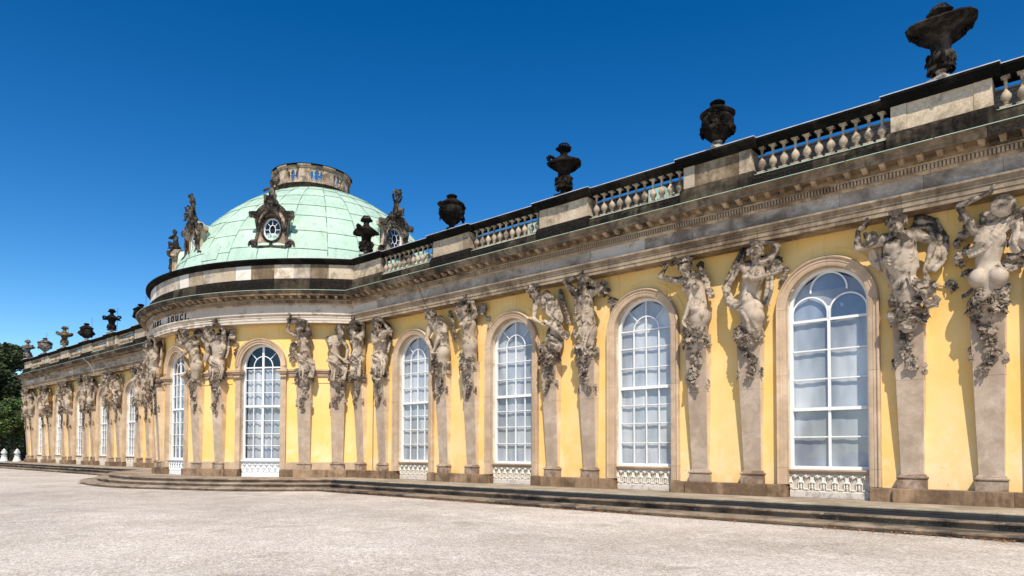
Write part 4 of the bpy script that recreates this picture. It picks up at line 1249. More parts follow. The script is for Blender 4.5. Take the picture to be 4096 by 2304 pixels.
def figure(J, name, vox, seed, female=False, face=(0, 1, -.2), beard=False, back=False, s=1.95, wreath=False, extra=None, headup=(0, 0, 1), hide_head=False, legs=False):
    rr = random.Random(seed); S = Sculpt()
    J = {k: v(x) for k, x in J.items()}
    hip, wa, ch, nk, hd = J['hip'], J['waist'], J['chest'], J['neck'], J['head']
    sgn = -1 if back else 1
    m = .84 if female else 1.0
    Ls, Rs = J['Ls'], J['Rs']
    sx = nrm(Rs - Ls)
    Bc = basis(sx, nk - ch + v(0, 0, .05)); Bw = basis(sx * .5 + v(.5, 0, 0), ch - wa); Bh = basis(v(1, .15 * sgn, 0), v(0, 0, 1))
    fc = Bc[:, 1] * 1.0
    if fc[1] < 0: fc = -fc; Bc[:, 1] *= -1
    # trunk
    base = v(0, .02, 4.0)
    S.rc(base + v(0, 0, .0), hip + v(0, -.02, -.15), .27, .27, k=.1)
    S.el(hip, (.185 * s * (1.05 if female else .95), .14 * s, .16 * s), Bh, k=.1)
    S.el(wa, (.145 * s * m, .105 * s, .17 * s), Bw, k=.12)
    S.el((wa + ch) / 2, (.155 * s * m, .115 * s, .15 * s), Bw, k=.1)
    S.el(ch, (.185 * s * m, .13 * s, .19 * s), Bc, k=.1)
    S.rc(Ls * .8 + nk * .2, Rs * .8 + nk * .2, .062 * s * m, k=.09)
    S.rc(nk, Ls * .7 + nk * .3, .055 * s * m, .05 * s, k=.08); S.rc(nk, Rs * .7 + nk * .3, .055 * s * m, .05 * s, k=.08)
    # support block to the wall
    S.rc(hip + v(0, -.15, 0), ch + v(0, -.25, 0), .2, .16, k=.08); S.rc(ch + v(0, -.25, 0), nk + v(0, -.3, .1), .16, .15, k=.06)
    fr = fc * sgn
    if not back:
        if female:
            for q in (-1, 1):
                S.rc(ch + sx * q * .085 * s + fr * .10 * s + Bc[:, 2] * -.01 * s, ch + sx * q * .088 * s + fr * .135 * s - Bc[:, 2] * .02 * s, .058 * s, .045 * s, k=.03)
            S.rc(wa + fr * .09 * s - v(0, 0, .05 * s), wa + fr * .09 * s - v(0, 0, .1 * s), .07 * s, .085 * s, k=.07)
        else:
            for q in (-1, 1):
                S.el(ch + sx * q * .08 * s + fr * .095 * s + Bc[:, 2] * .03 * s, (.085 * s, .045 * s, .065 * s), Bc, k=.035)
                for zz, w_ in ((-.13, .036), (-.2, .034), (-.27, .034)):
                    c0 = ch + Bc[:, 2] * zz * s * .9 + fr * .095 * s
                    S.el(c0 + sx * q * .036 * s, (.034 * s, .026 * s, .03 * s), Bw, k=.02)
                S.rc(ch + sx * q * .15 * s - Bc[:, 2] * .1 * s + fr * .03 * s, wa + sx * q * .12 * s, .045 * s, .05 * s, k=.04)
                for z_ in (0, 1, 2): S.rc(ch + sx * q * .16 * s - Bc[:, 2] * (.06 + .045 * z_) * s + fr * .05 * s, ch + sx * q * .12 * s - Bc[:, 2] * (.10 + .045 * z_) * s + fr * .09 * s, .02 * s, k=.015)
        S.rc(ch + fr * .15 * s + Bc[:, 2] * .08 * s, wa + fr * .14 * s, .018 * s, .014 * s, k=.04, sub=True)
        S.rc(wa + fr * .125 * s - v(0, 0, .03 * s), wa + fr * .14 * s - v(0, 0, .03 * s), .014 * s, k=.02, sub=True)
        S.rc(nk - sx * .03 * s + fr * .05 * s, Ls * .65 + nk * .35 + fr * .05 * s, .016 * s, k=.015); S.rc(nk + sx * .03 * s + fr * .05 * s, Rs * .65 + nk * .35 + fr * .05 * s, .016 * s, k=.015)
    else:
        F1 = v(0, 1, 0)
        for q in (-1, 1):
            S.el(hip + v(q * .095 * s, .085 * s, -.03), (.10 * s, .10 * s, .115 * s), None, k=.035)
            S.el(ch + sx * q * .09 * s + F1 * .09 * s, (.07 * s, .035 * s, .09 * s), Bc, k=.04)
        S.rc(nk + F1 * .10 * s, hip + F1 * .17 * s + v(0, 0, .15), .02 * s, .02 * s, k=.06, sub=True)
    if legs:
        th = J['thigh']
        S.rc(hip + v(.05, .1, -.05), th, .16 * s * .8, .12 * s, k=.08); S.rc(th, th + v(-.05, -.1, -.45), .12 * s, .08 * s, k=.06)
    # neck and head
    S.rc(nk - (nk - ch) * .1, hd - v(0, 0, .06 * s), .062 * s * m, .058 * s * m, k=.05)
    if not hide_head:
        S.rc(nk + fr * .03, hd + v(*face) * .0 - v(0, 0, .05), .05 * s, k=.04)
        head(S, hd, v(face), v(headup), .275 * s, rr, beard=beard, female=female, wreath=wreath)
    # arms
    for a in ('L', 'R'):
        if a + 'e' in J and a + 'w' in J:
            h_ = None
            if a + 'h' in J: h_ = J[a + 'h'] - J[a + 'w']
            arm(S, J[a + 's'], J[a + 'e'], J[a + 'w'], s, rr, m, h_)
    if extra: extra(S, rr, J, s)
    return S.mesh(name, 'figure', vox)

# ---- carved leaves, flowers and fruit
BIG = None
def leaf(g, c, n, t, size, rr, lobes=5):
    if BIG is not None and size >= .125 and lobes == 5:
        g = G(); BIG.append(g)
    n = nrm(n); t = nrm(t - n * np.dot(t, n)); b = np.cross(n, t)
    m = lobes * 2 + 1; V = [c + n * size * .05]; W = []
    for i in range(m):
        a = -2.45 + 4.9 * i / (m - 1); rad = size * (1.0 if i % 2 == 0 else .76) * (1 - .18 * abs(a) / 2.45)
        cup = size * .28 * (rr.uniform(-.3, 1.0)) 
        V.append(c + t * math.cos(a) * rad + b * math.sin(a) * rad + n * (cup * (1 if i % 2 else .3) - size * .1))
    K = len(V)
    V += [p - n * size * .12 for p in V]
    F = [(0, i, i + 1) for i in range(1, m)] + [(K, K + i + 1, K + i) for i in range(1, m)] + [(i, K + i, K + i + 1, i + 1) for i in range(1, m)]
    g.add([(p[0], -p[1], p[2]) for p in V], F)
def rose(g, c, n, size, rr):
    n = nrm(n); t = nrm(np.cross(n, v(.3, .2, 1)))
    b = np.cross(n, t)
    for ring, (R_, h) in enumerate(((1.0, .0), (.68, .15), (.36, .28))):
        m = 6
        for i in range(m):
            a = 2 * PI * i / m + ring
            p = c + (t * math.cos(a) + b * math.sin(a)) * size * R_ * .5 + n * size * h
            leaf(g, p, n + (t * math.cos(a) + b * math.sin(a)) * .8, t * math.cos(a) + b * math.sin(a), size * .5, rr, 2)
def fruit(g, c, r, rr): g.sphere((c[0], -c[1], c[2]), r, 7, 5)
def grapes(g, c, d, size, rr, n=22):
    for i in range(n):
        f = rr.random(); rad = size * .42 * (1 - f * .75)
        a = rr.uniform(0, 6.28)
        q = c + v(d) * f * size * 1.5 + v(math.cos(a), abs(math.sin(a)) * .8, .3 * math.sin(a * 3)) * rad
        g.sphere((q[0], -q[1], q[2]), size * .13, 6, 4)
def ribbon(g, pts, r):
    g.tube([(p[0], -p[1], p[2]) for p in pts], r, 5)
def garland(kind, seed, lo=2.75, hi=4.75, dens=1.0, wide=.36, extra=None, wallvine=0):
    """foliage that winds round the hips and hangs down the shaft"""
    rr = random.Random(seed); g = G()
    def front(z): # front face of the shaft at height z
        return -.07 + (.16 + .07) * (z - .32) / (3.9 - .32) if z < 3.95 else .17 + (z - 3.95) * .22
    n = int(30 * dens)
    for i in range(n):                         # belt round the hips
        a = rr.uniform(-1.45, 1.45); z = rr.uniform(4.05, hi)
        R_ = wide + .03
        c = v(math.sin(a) * R_, -.02 + math.cos(a) * (R_ + .02), z)
        nn = v(math.sin(a), math.cos(a), rr.uniform(-.2, .9)); tt = v(rr.uniform(-1, 1), .3, rr.uniform(-1.2, .3))
        q = rr.random()
        if q < .68: leaf(g, c, nn + v(rr.uniform(-.5, .5), 0, rr.uniform(-.4, .6)), tt, rr.uniform(.12, .22), rr)
        elif q < .80: rose(g, c, nn, rr.uniform(.13, .2), rr)
        elif q < .92: fruit(g, c, rr.uniform(.06, .10), rr)
        else: grapes(g, c, (0, .1, -1), .18, rr)
    z = 4.1; x = rr.uniform(-.12, .12); ph = rr.uniform(0, 6)
    pts = []
    while z > lo:                              # hanging festoon
        f = (z - lo) / (4.1 - lo)
        x = .13 * math.sin(z * 5 + ph) * (1 - .3 * f) + rr.uniform(-.05, .05)
        o = front(z) + .04
        pts.append((x, o, z))
        for q in range(int(2 + 1.5 * dens)):
            c = v(x + rr.uniform(-.14, .14) * (.5 + f * .9), o + rr.uniform(0, .05), z + rr.uniform(-.05, .05))
            k_ = rr.random()
            if k_ < .62: leaf(g, c, v(rr.uniform(-.6, .6), 1, rr.uniform(-.2, .8)), v(rr.uniform(-1, 1), .2, rr.uniform(-1, .4)), rr.uniform(.07, .14), rr)
            elif k_ < .75: rose(g, c, v(rr.uniform(-.3, .3), 1, .1), rr.uniform(.08, .12), rr)
            elif k_ < .9: grapes(g, c, (rr.uniform(-.2, .2), 0, -1), rr.uniform(.09, .13), rr, 14)
            else: fruit(g, c, rr.uniform(.03, .055), rr)
        z -= rr.uniform(.09, .14)
    for sx in (-1, 1):                         # side sprays on the shaft edge
        zz = rr.uniform(lo, lo + .5)
        for q in range(5): leaf(g, v(sx * .33, front(zz) - .02, zz + rr.uniform(-.12, .12)), v(sx * .6, 1, .3), v(sx, 0, rr.uniform(-1, 1)), .09, rr)
    ribbon(g, pts, .022)
    if extra: extra(g, rr)
    return g
def sculpt_vine(g, rr, pts, nleaf, size, o=-.16):
    """sprays lying on the wall beside a figure"""
    ribbon(g, [v(x, o_ if False else o, z) for x, z in pts], .018)
    for i in range(nleaf):
        f = rr.random() * (len(pts) - 1); k = int(f); a = v(pts[k][0], o, pts[k][1]); b = v(pts[min(k + 1, len(pts) - 1)][0], o, pts[min(k + 1, len(pts) - 1)][1])
        p = a + (b - a) * (f - k) + v(rr.uniform(-.06, .06), .03, rr.uniform(-.06, .06))
        leaf(g, p, v(rr.uniform(-.3, .3), 1, rr.uniform(-.2, .5)), v(rr.uniform(-1, 1), 0, rr.uniform(-1, 1)), size * rr.uniform(.7, 1.2), rr)

# ---- herm shaft and pedestal (shared)
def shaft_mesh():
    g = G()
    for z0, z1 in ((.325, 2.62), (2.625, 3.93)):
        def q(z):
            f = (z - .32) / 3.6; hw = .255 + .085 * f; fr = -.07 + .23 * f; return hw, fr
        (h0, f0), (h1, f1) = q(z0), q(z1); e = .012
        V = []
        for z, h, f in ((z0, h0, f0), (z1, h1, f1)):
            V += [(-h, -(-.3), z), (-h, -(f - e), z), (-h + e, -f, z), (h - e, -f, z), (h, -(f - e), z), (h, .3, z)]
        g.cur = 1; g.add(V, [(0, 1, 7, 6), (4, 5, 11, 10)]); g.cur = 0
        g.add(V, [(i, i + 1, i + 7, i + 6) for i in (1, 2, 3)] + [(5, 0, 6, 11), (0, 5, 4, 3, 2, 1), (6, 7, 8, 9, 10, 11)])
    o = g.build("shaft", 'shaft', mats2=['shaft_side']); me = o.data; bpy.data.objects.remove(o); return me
def shafttop_mesh():
    g = G(); g.box(-.335, .335, -.175, .3, 3.935, 4.35); return g.mesh("shaft_head", 'figure')
def ped_mesh():
    g = G(); prof = [(0, -.038), (0, .185)]
    def ring(o, w, z): return [(-w, .22, z), (-w, -o, z), (w, -o, z), (w, .22, z)]
    lv = [(-.002, .315, -.038), (-.002, .315, .18), (-.02, .30, .185), (-.02, .30, .20), (.0, .32, .205), (.02, .335, .225), (.02, .335, .25), (.0, .32, .268), (-.03, .29, .272), (-.035, .285, .30), (-.06, .265, .325)]
    V = []
    for o, w, z in lv: V += ring(o, w, z)
    F = []
    for i in range(len(lv) - 1):
        for j in range(4): F.append((i * 4 + j, i * 4 + (j + 1) % 4, i * 4 + 4 + (j + 1) % 4, i * 4 + 4 + j))
    F += [(3, 2, 1, 0), tuple(len(lv) * 4 - 4 + j for j in range(4))]
    g.add(V, F); return g.mesh("pedestal", 'pedestal')
SHM, SHT, PEM = shaft_mesh(), shafttop_mesh(), ped_mesh()

JT = {
'R5a':dict(hip=(-0.01,0.15,4.85),waist=(-0.06,0.2,5.35),chest=(-0.13,0.25,5.85),neck=(-0.13,0.3,6.17),head=(-0.16,0.45,6.42),Ls=(-0.47,0.28,6.12),Le=(-1.06,0.35,6.0),Lw=(-1.03,0.4,6.43),Lh=(-0.82,0.42,6.56),Rs=(0.2,0.2,6.15),Re=(0.56,0.12,5.88),Rw=(0.42,0.1,5.45)),
'R5b':dict(hip=(0.05,0.18,4.85),waist=(0.04,0.2,5.26),chest=(0.1,0.22,5.66),neck=(0.2,0.25,6.0),head=(0.25,0.28,6.24),Ls=(-0.18,0.25,5.95),Le=(-0.50,0.3,6.58),Lw=(-0.08,0.38,6.68),Rs=(0.44,0.2,5.9),Re=(0.85,0.2,5.95),Rw=(0.95,.3,5.6)),
'R4a':dict(hip=(0.15,0.18,4.85),waist=(0.13,0.2,5.29),chest=(0.0,0.25,5.75),neck=(-0.17,0.32,6.08),head=(-0.2,0.42,6.36),Ls=(-0.42,0.3,5.98),Le=(-1.08,0.35,6.2),Lw=(-0.8,0.4,6.5),Lh=(-0.52,0.42,6.58),Rs=(0.14,0.32,6.0),Re=(0.0,0.45,5.35),Rw=(-0.16,0.45,4.9)),
'R4b':dict(hip=(0.1,0.2,4.86),thigh=(0.3,0.35,4.6),waist=(0.05,0.2,5.32),chest=(0.22,0.25,5.8),neck=(0.32,0.3,6.13),head=(0.34,0.42,6.38),Ls=(-0.07,0.33,6.08),Le=(0.3,0.55,5.62),Lw=(0.82,0.58,5.66),Rs=(0.62,0.22,6.12),Re=(0.91,0.25,6.5),Rw=(0.49,0.35,6.66)),
'R3a':dict(hip=(0.32,0.15,4.95),waist=(0.42,0.22,5.5),chest=(0.22,0.33,6.0),neck=(-0.1,0.42,6.3),head=(-0.34,0.5,6.44),Rs=(0.24,0.42,6.22),Re=(0.25,0.52,5.64),Rw=(0.55,0.48,5.36),Ls=(-0.36,0.38,6.08),Le=(-0.42,0.45,5.52),Lw=(-0.02,0.48,5.31)),
'R3b':dict(hip=(0.14,0.2,4.92),waist=(0.06,0.2,5.4),chest=(0.02,0.25,5.88),neck=(0.05,0.3,6.2),head=(0.09,0.42,6.42),Ls=(-0.4,0.22,6.25),Le=(-0.72,0.32,6.66),Lw=(-0.2,0.42,6.72),Rs=(0.44,0.28,6.15),Re=(0.78,0.42,6.2),Rw=(0.35,0.5,6.55)),
'R2a':dict(hip=(0.2,0.18,4.87),waist=(0.2,0.22,5.34),chest=(0.14,0.3,5.8),neck=(-0.1,0.38,6.14),head=(-0.24,0.45,6.34),Rs=(0.25,0.38,6.0),Re=(0.27,0.5,5.33),Rw=(0.02,0.5,4.9),Ls=(-0.4,0.32,5.9),Le=(-0.51,0.42,5.39),Lw=(-0.16,0.48,4.95)),
'R2b':dict(hip=(0.14,0.18,4.95),waist=(0.12,0.2,5.37),chest=(0.13,0.25,5.81),neck=(0.03,0.3,6.14),head=(-0.05,0.4,6.38),Ls=(-0.26,0.28,6.02),Le=(-0.5,0.38,6.4),Lw=(0.02,0.5,6.62),Rs=(0.43,0.2,6.08),Re=(0.4,0.28,6.62),Rw=(-0.1,0.42,6.68)),
'R1a':dict(hip=(0.12,0.18,4.95),waist=(0.12,0.2,5.42),chest=(0.18,0.25,5.88),neck=(0.1,0.3,6.2),head=(0.0,0.4,6.44),Ls=(-0.2,0.28,6.08),Le=(-0.45,0.35,6.45),Lw=(-0.1,0.42,6.7),Rs=(0.5,0.22,6.1),Re=(0.68,0.25,6.6),Rw=(0.25,0.38,6.7)),
'R1b':dict(hip=(0.2,0.18,4.9),waist=(0.18,0.2,5.38),chest=(0.2,0.25,5.86),neck=(0.16,0.3,6.18),head=(0.14,0.42,6.42),Ls=(-0.2,0.3,6.05),Le=(0.1,0.5,5.58),Lw=(0.6,0.5,5.72),Rs=(0.55,0.22,6.05),Re=(0.95,0.25,6.05),Rw=(0.55,0.38,6.5)),
'B4':dict(hip=(-0.05,0.18,4.8),waist=(-0.12,0.2,5.27),chest=(-0.15,0.25,5.74),neck=(-0.05,0.3,6.07),head=(0.12,0.38,6.28),Ls=(-0.46,0.28,5.95),Le=(-0.2,0.45,5.34),Lw=(0.28,0.5,4.98),Rs=(0.2,0.22,5.96),Re=(0.45,0.2,5.5),Rw=(0.38,0.25,5.04)),
'B3':dict(hip=(0.1,0.18,4.9),waist=(0.08,0.2,5.38),chest=(0.02,0.25,5.86),neck=(-0.1,0.3,6.18),head=(-0.14,0.4,6.42),Ls=(-0.4,0.28,6.12),Le=(-0.72,0.34,6.3),Lw=(-0.59,0.42,6.75),Rs=(0.27,0.2,6.15),Re=(0.15,0.3,6.75),Rw=(-0.38,0.4,6.85)),
'B2':dict(hip=(0.15,0.18,4.9),waist=(0.18,0.2,5.38),chest=(0.2,0.25,5.85),neck=(0.03,0.34,6.16),head=(-0.22,0.45,6.38),Ls=(-0.16,0.3,6.0),Le=(-0.3,0.45,6.25),Lw=(0.15,0.5,6.68),Rs=(0.5,0.22,6.1),Re=(0.6,0.3,6.5),Rw=(0.3,0.42,6.75)),
'B1':dict(hip=(0.25,0.18,4.9),waist=(0.2,0.22,5.4),chest=(0.02,0.3,5.86),neck=(-0.18,0.36,6.16),head=(-0.36,0.46,6.38),Ls=(-0.5,0.32,5.98),Le=(-1.0,0.38,6.1),Lw=(-0.98,0.42,6.5),Lh=(-.7,.45,6.6),Rs=(0.35,0.25,6.0),Re=(0.0,0.55,5.55),Rw=(-0.4,0.55,5.35)),
'B0':dict(hip=(0.0,0.18,4.9),waist=(0.0,0.2,5.38),chest=(0.05,0.25,5.85),neck=(-.05,0.32,6.16),head=(-0.2,0.42,6.38),Ls=(-0.3,0.3,6.05),Le=(-0.5,0.45,5.6),Lw=(-.1,0.5,6.1),Rs=(0.4,0.22,6.08),Re=(0.7,0.3,6.5),Rw=(0.35,0.4,6.7)),
}
def ex_R5a(S, rr, J, s):
    cloth(S, [(.15, -.05, 6.5), (.5, -.1, 6.4), (.68, -.1, 6.0), (.62, -.05, 5.5), (.5, 0, 5.25)], .22, rr, 5, .05, .05)
    cloth(S, [(-.75, .3, 6.35), (-.75, .1, 6.0), (-.7, 0, 5.75), (-.58, .0, 5.5)], .22, rr, 5, .04, .04)
    cloth(S, [(-.4, 0, 5.7), (-.42, 0, 5.35), (-.25, .02, 4.95)], .16, rr, 4, .045, .04)
    for sx in (-1, 1): S.rc(J['head'] + v(sx * .1, .05, .2), J['head'] + v(sx * .16, .0, .32), .04, .015, k=.02)
def ex_R5b(S, rr, J, s):
    c = v(.38, .5, 6.34); n = nrm(v(.1, 1, -.25))
    S.rc(c - n * .35, c - n * .12, .15, .17, k=.06)
    S.el(c, (.245, .07, .245), basis(np.cross(v(0, 0, 1), n), v(0, 0, 1) - n * n[2]), k=.012)
    S.rc(J['neck'], c - n * .3, .12, .16, k=.08)
    cloth(S, [(-.32, .30, 5.42), (-.05, .44, 5.52), (.2, .44, 5.72), (.42, .36, 5.98)], .2, rr, 5, .03, .02, .02)
    cloth(S, [(.45, .36, 6.0), (.62, .35, 6.15), (.66, .38, 5.8), (.62, .4, 5.55), (.7, .3, 5.35)], .26, rr, 6, .04, .025)
    for i in range(14): S.rc(v(.05 + rr.uniform(-.12, .12), .3, 6.1 + rr.uniform(-.1, .2)), v(.1 + rr.uniform(-.12, .12), .35, 6.2 + rr.uniform(-.1, .1)), .07, .05, k=.02)
def ex_R4a(S, rr, J, s):
    for i in range(16):
        f = i / 15; p = v(.1 + .36 * f, .02 + .05 * rr.random(), 6.45 - 1.0 * f)
        S.rc(p + v(rr.uniform(-.05, .05), 0, 0), p + v(rr.uniform(-.05, .1), .05, -.03), rr.uniform(.06, .1), .06, k=.012)
    for i in range(14):
        p = v(-1.0 + .075 * i, .38, 6.55 + .05 * math.sin(i))
        S.rc(p, p + v(rr.uniform(-.06, .06), .04, rr.uniform(-.08, .06)), .055, .03, k=.015)
def ex_R4b(S, rr, J, s):
    cloth(S, [(-.12, 0, 6.66), (-.36, .1, 6.1), (-.68, .12, 5.62), (-.48, .3, 5.14), (.0, .42, 4.86), (.22, .48, 4.5), (.26, .42, 4.2)], .17, rr, 4, .05, .03)
    cloth(S, [(.62, .1, 6.0), (.62, .12, 5.42), (.5, .12, 4.95)], .12, rr, 3, .045, .03)
    n = nrm(v(.5, 1, 0)); c = v(1.0, .64, 5.86); R = basis(v(1, -.5, 0), v(0, 0, 1))
    S.el(c, (.13, .07, .17), R, k=.01)
    for sx in (-1, 1): S.rc(c + R[:, 0] * sx * .05 + n * .07 + v(0, 0, .04), c + R[:, 0] * sx * .06 + n * .1 + v(0, 0, .04), .028, k=.008, sub=True)
    S.rc(c + n * .05 + v(0, 0, .03), c + n * .09 - v(0, 0, .04), .015, .025, k=.01)
    S.rc(c + n * .09 - v(0, 0, .09) - R[:, 0] * .03, c + n * .09 - v(0, 0, .09) + R[:, 0] * .03, .014, k=.006, sub=True)
def ex_R3a(S, rr, J, s):
    S.rc(v(.15, .52, 5.36), v(.7, .52, 5.0), .06, .075, k=.02); S.rc(v(.7, .52, 5.0), v(1.02, .5, 4.78), .07, .14, k=.02); S.rc(v(1.0, .52, 4.8), v(1.1, .52, 4.72), .12, .12, k=.01, sub=True)
    head(S, v(.55, .5, 5.12), v(.4, 1, -.2), v(0, 0, 1), .34, rr)
    cloth(S, [(.1, .4, 4.8), (.4, .45, 4.7), (.75, .4, 4.55), (.55, .4, 4.35)], .2, rr, 4, .035, .03)
def ex_R3b(S, rr, J, s):
    for i in range(40):
        p = v(-.1 + rr.uniform(-.22, .25), .36 + rr.uniform(-.05, .1), 5.15 + rr.uniform(-.4, .3))
        S.rc(p, p + v(rr.uniform(-.04, .04), .01, -.09), .05, .03, k=.012)
    cloth(S, [(.35, .4, 5.0), (.25, .45, 4.7), (.1, .42, 4.3), (.2, .35, 4.1)], .12, rr, 3, .04, .02)
def ex_beardcape(S, rr, J, s):
    cloth(S, [(.0, .05, 6.6), (.45, .05, 6.4), (.75, .0, 6.0), (.8, .0, 5.5), (.6, .0, 5.1)], .2, rr, 4, .05, .05)
def ex_drape(S, rr, J, s):
    cloth(S, [J['hip'] + v(-.35, .15, .25), J['hip'] + v(0, .32, .1), J['hip'] + v(.35, .15, -.1)], .22, rr, 5, .04, .025)
    cloth(S, [J['hip'] + v(.3, .15, 0), J['hip'] + v(.42, .18, -.3), J['hip'] + v(.3, .2, -.7)], .16, rr, 4, .04, .025)
    cloth(S, [J['hip'] + v(-.2, .2, 0), J['hip'] + v(-.1, .25, -.4), J['hip'] + v(-.15, .2, -.75)], .14, rr, 3, .04, .025)
def ex_drape2(S, rr, J, s):
    ex_drape(S, rr, J, s)
    cloth(S, [(.1, .0, 6.55), (.5, -.05, 6.2), (.6, .0, 5.7), (.5, .05, 5.2)], .14, rr, 3, .045, .04)

SPEC = {  # vox, seed, options, garland seed, lo, density
'R5a':(.0145, 1, dict(face=(.3, 1, -.35), beard=True, extra=ex_R5a), 11, 2.85, 1.3, "horned bearded satyr with one hand at his head, right of the widest window"),
'R5b':(.0145, 2, dict(female=True, back=True, hide_head=True, extra=ex_R5b), 12, 2.75, 1.4, "statue seen from behind with a round stone for a head, farthest right"),
'R4a':(.016, 3, dict(female=True, face=(.25, 1, -.15), wreath=True, extra=ex_R4a), 13, 2.65, 1.2, "flower crowned woman with one elbow out, two statues left of the widest window"),
'R4b':(.016, 4, dict(female=True, face=(.35, 1, .0), legs=True, extra=ex_R4b), 14, 2.85, 1.1, "statue holding a small theatre mask, one arm over its head, left of the widest window"),
'R3a':(.02, 5, dict(female=True, face=(-.35, .9, -.65), wreath=True, extra=ex_R3a), 15, 2.9, 1.3, "stooping statue with bowed head, holding a horn above a child's head"),
'R3b':(.02, 6, dict(face=(.1, 1, -.35), beard=False, extra=ex_R3b), 16, 2.9, 1.2, "statue with a pale forearm across its brow and a fleece at its hip"),
'R2a':(.023, 7, dict(face=(-.7, .6, -.35), beard=True, extra=None), 17, 3.0, 1.1, "old bowed man with both arms hanging and hands joined at his hip"),
'R2b':(.023, 8, dict(female=True, face=(-.3, 1, -.1), extra=None), 18, 2.9, 1.2, "bare-breasted woman with roses down her side and both arms lifted over her face"),
'R1a':(.025, 9, dict(female=True, face=(-.4, 1, -.2), extra=ex_drape), 19, 3.0, 1.2, "slender statue in the inner corner by the bow, elbows raised beside its head"),
'R1b':(.025, 10, dict(face=(-.1, 1, -.3), beard=True, extra=ex_drape2), 20, 2.9, 1.1, "bearded statue with one arm across the chest, beside the window next to the bow"),
'B4':(.025, 11, dict(female=True, face=(.7, .8, -.35), extra=ex_drape), 21, 2.9, 1.3, "woman looking down at her crossed hands, last statue on the right of the bow"),
'B3':(.025, 12, dict(female=True, face=(-.5, 1, -.1), extra=ex_drape), 22, 2.7, 1.1, "woman with both arms joined overhead, just right of the bow's wider window"),
'B2':(.027, 13, dict(face=(-.8, .7, -.1), extra=ex_drape2), 23, 2.6, 1.2, "statue lifting both forearms before its face, just left of the bow's wider window"),
'B1':(.027, 14, dict(face=(.35, 1, -.35), beard=True, extra=ex_beardcape), 24, 2.8, 1.1, "old man leaning out with a hand to his brow, between the bow's two windows"),
'B0':(.03, 15, dict(face=(-.5, 1, -.3), beard=True, extra=ex_drape2), 25, 2.8, 1.1, "statue at the far edge of the bow below the black lettering"),
}
FIG = {}; GAR = {}
for kx, (vox, seed, opt, gs, lo, dens, lab) in SPEC.items():
    FIG[kx] = figure(JT[kx], "figure", vox, seed, **opt)
    ex = None
    if kx == 'R5b':
        def ex(g, rr):
            for i in range(26): leaf(g, v(.55 + rr.uniform(-.15, .3), .2 + rr.uniform(-.1, .15), 5.35 + rr.uniform(-.35, .3)), v(rr.uniform(-.3, 1), 1, rr.uniform(-.3, .6)), v(rr.uniform(-1, 1), 0, -1), rr.uniform(.1, .17), rr)
            for i in range(16): leaf(g, v(-.42 + rr.uniform(-.2, .1), .1 + rr.uniform(-.1, .1), 5.5 + rr.uniform(-.8, .9)), v(-.6, 1, .3), v(-1, 0, rr.uniform(-1, 1)), rr.uniform(.1, .18), rr)
    elif kx == 'R5a':
        def ex(g, rr):
            sculpt_vine(g, rr, [(.45, 4.95), (.7, 4.85), (.85, 4.9), (.95, 4.75), (.85, 4.65)], 5, .13)
            for i in range(3): leaf(g, v(.35 + .1 * i, .42, 4.95 - .25 * i), v(.3, 1, .3), v(.2, 0, -1), .24, rr)
            for c in ((-.36, .25, 4.2), (-.1, .42, 4.15), (.02, .4, 3.85)): fruit(g, v(c), .13, rr)
            ribbon(g, [v(.1, .45, 5.2), v(.12, .46, 4.9), (.25, .46, 4.75), (.4, .45, 4.6)], .03)
    elif kx in ('R3b', 'R4b', 'B2', 'R2b'):
        def ex(g, rr):
            sculpt_vine(g, rr, [(.55, 6.2), (.75, 6.0), (.95, 5.8), (.9, 5.5), (1.0, 5.25)], 9, .14)
            for i in range(8): leaf(g, v(.6 + rr.uniform(-.1, .25), .0, 6.3 + rr.uniform(-.2, .2)), v(.3, 1, .2), v(rr.uniform(-1, 1), 0, -1), .16, rr)
    elif kx == 'B3':
        def ex(g, rr):
            for i in range(20): leaf(g, v(-.6 + rr.uniform(-.12, .12), -.05, 5.4 + rr.uniform(-.5, .4)), v(-.3, 1, .2), v(rr.uniform(-1, 1), 0, rr.uniform(-1, 1)), .14, rr)
    elif kx in ('R2a', 'R3a'):
        def ex(g, rr):
            for i in range(10): rose(g, v(.45 + .04 * i, .05, 6.45 - .13 * i), v(.3, 1, .2), rr.uniform(.1, .14), rr)
    BIG = [] if kx[:2] in ('R5', 'R4', 'R3') else None
    gg = garland('g', gs, lo, 4.62 if kx != 'R4b' else 4.35, dens, extra=ex)
    lv = [q.mesh("leaf", 'garland') for q in (BIG or [])]; BIG = None
    GAR[kx] = (gg.mesh("garland", 'garland'), lv)

def herm(kx, loc, rz, label, group, mirror=False):
    t = tag(empty("herm_statue", loc, rz), label, "statue", group)
    sc_ = (-1, 1, 1) if mirror else None
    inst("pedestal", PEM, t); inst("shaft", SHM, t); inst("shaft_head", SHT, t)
    inst("figure", FIG[kx], t, scale=sc_); ga = inst("garland", GAR[kx][0], t, scale=sc_); ga['kind'] = 'stuff'
    if not mirror and loc[0] > -16:
        for q in GAR[kx][1]: inst("leaf", q, ga)
    elif GAR[kx][1]:
        for q in GAR[kx][1][::2]: inst("leaf", q, ga)
    return t
GH = "carved herm statues bearing the entablature"
for k in range(5):
    for c, dx in (('a', .315), ('b', 1.918)):
        kx = 'R%d%s' % (k + 1, c); herm(kx, (BAY * k + dx, 0, 0), 0, SPEC[kx][6], GH)
for kx, t in (('B4', 3 * TC + DT), ('B3', 3 * TC - DT), ('B2', TC + DT), ('B1', TC - DT), ('B0', -TC + DT)):
    herm(kx, (S0 + RB * math.sin(t), YC - RB * math.cos(t), 0), t, SPEC[kx][6], GH)
t = -TC - DT
herm('B1', (S0 + RB * math.sin(t), YC - RB * math.cos(t), 0), t, "statue at the bow's left outline, mostly hidden behind its neighbour", GH)
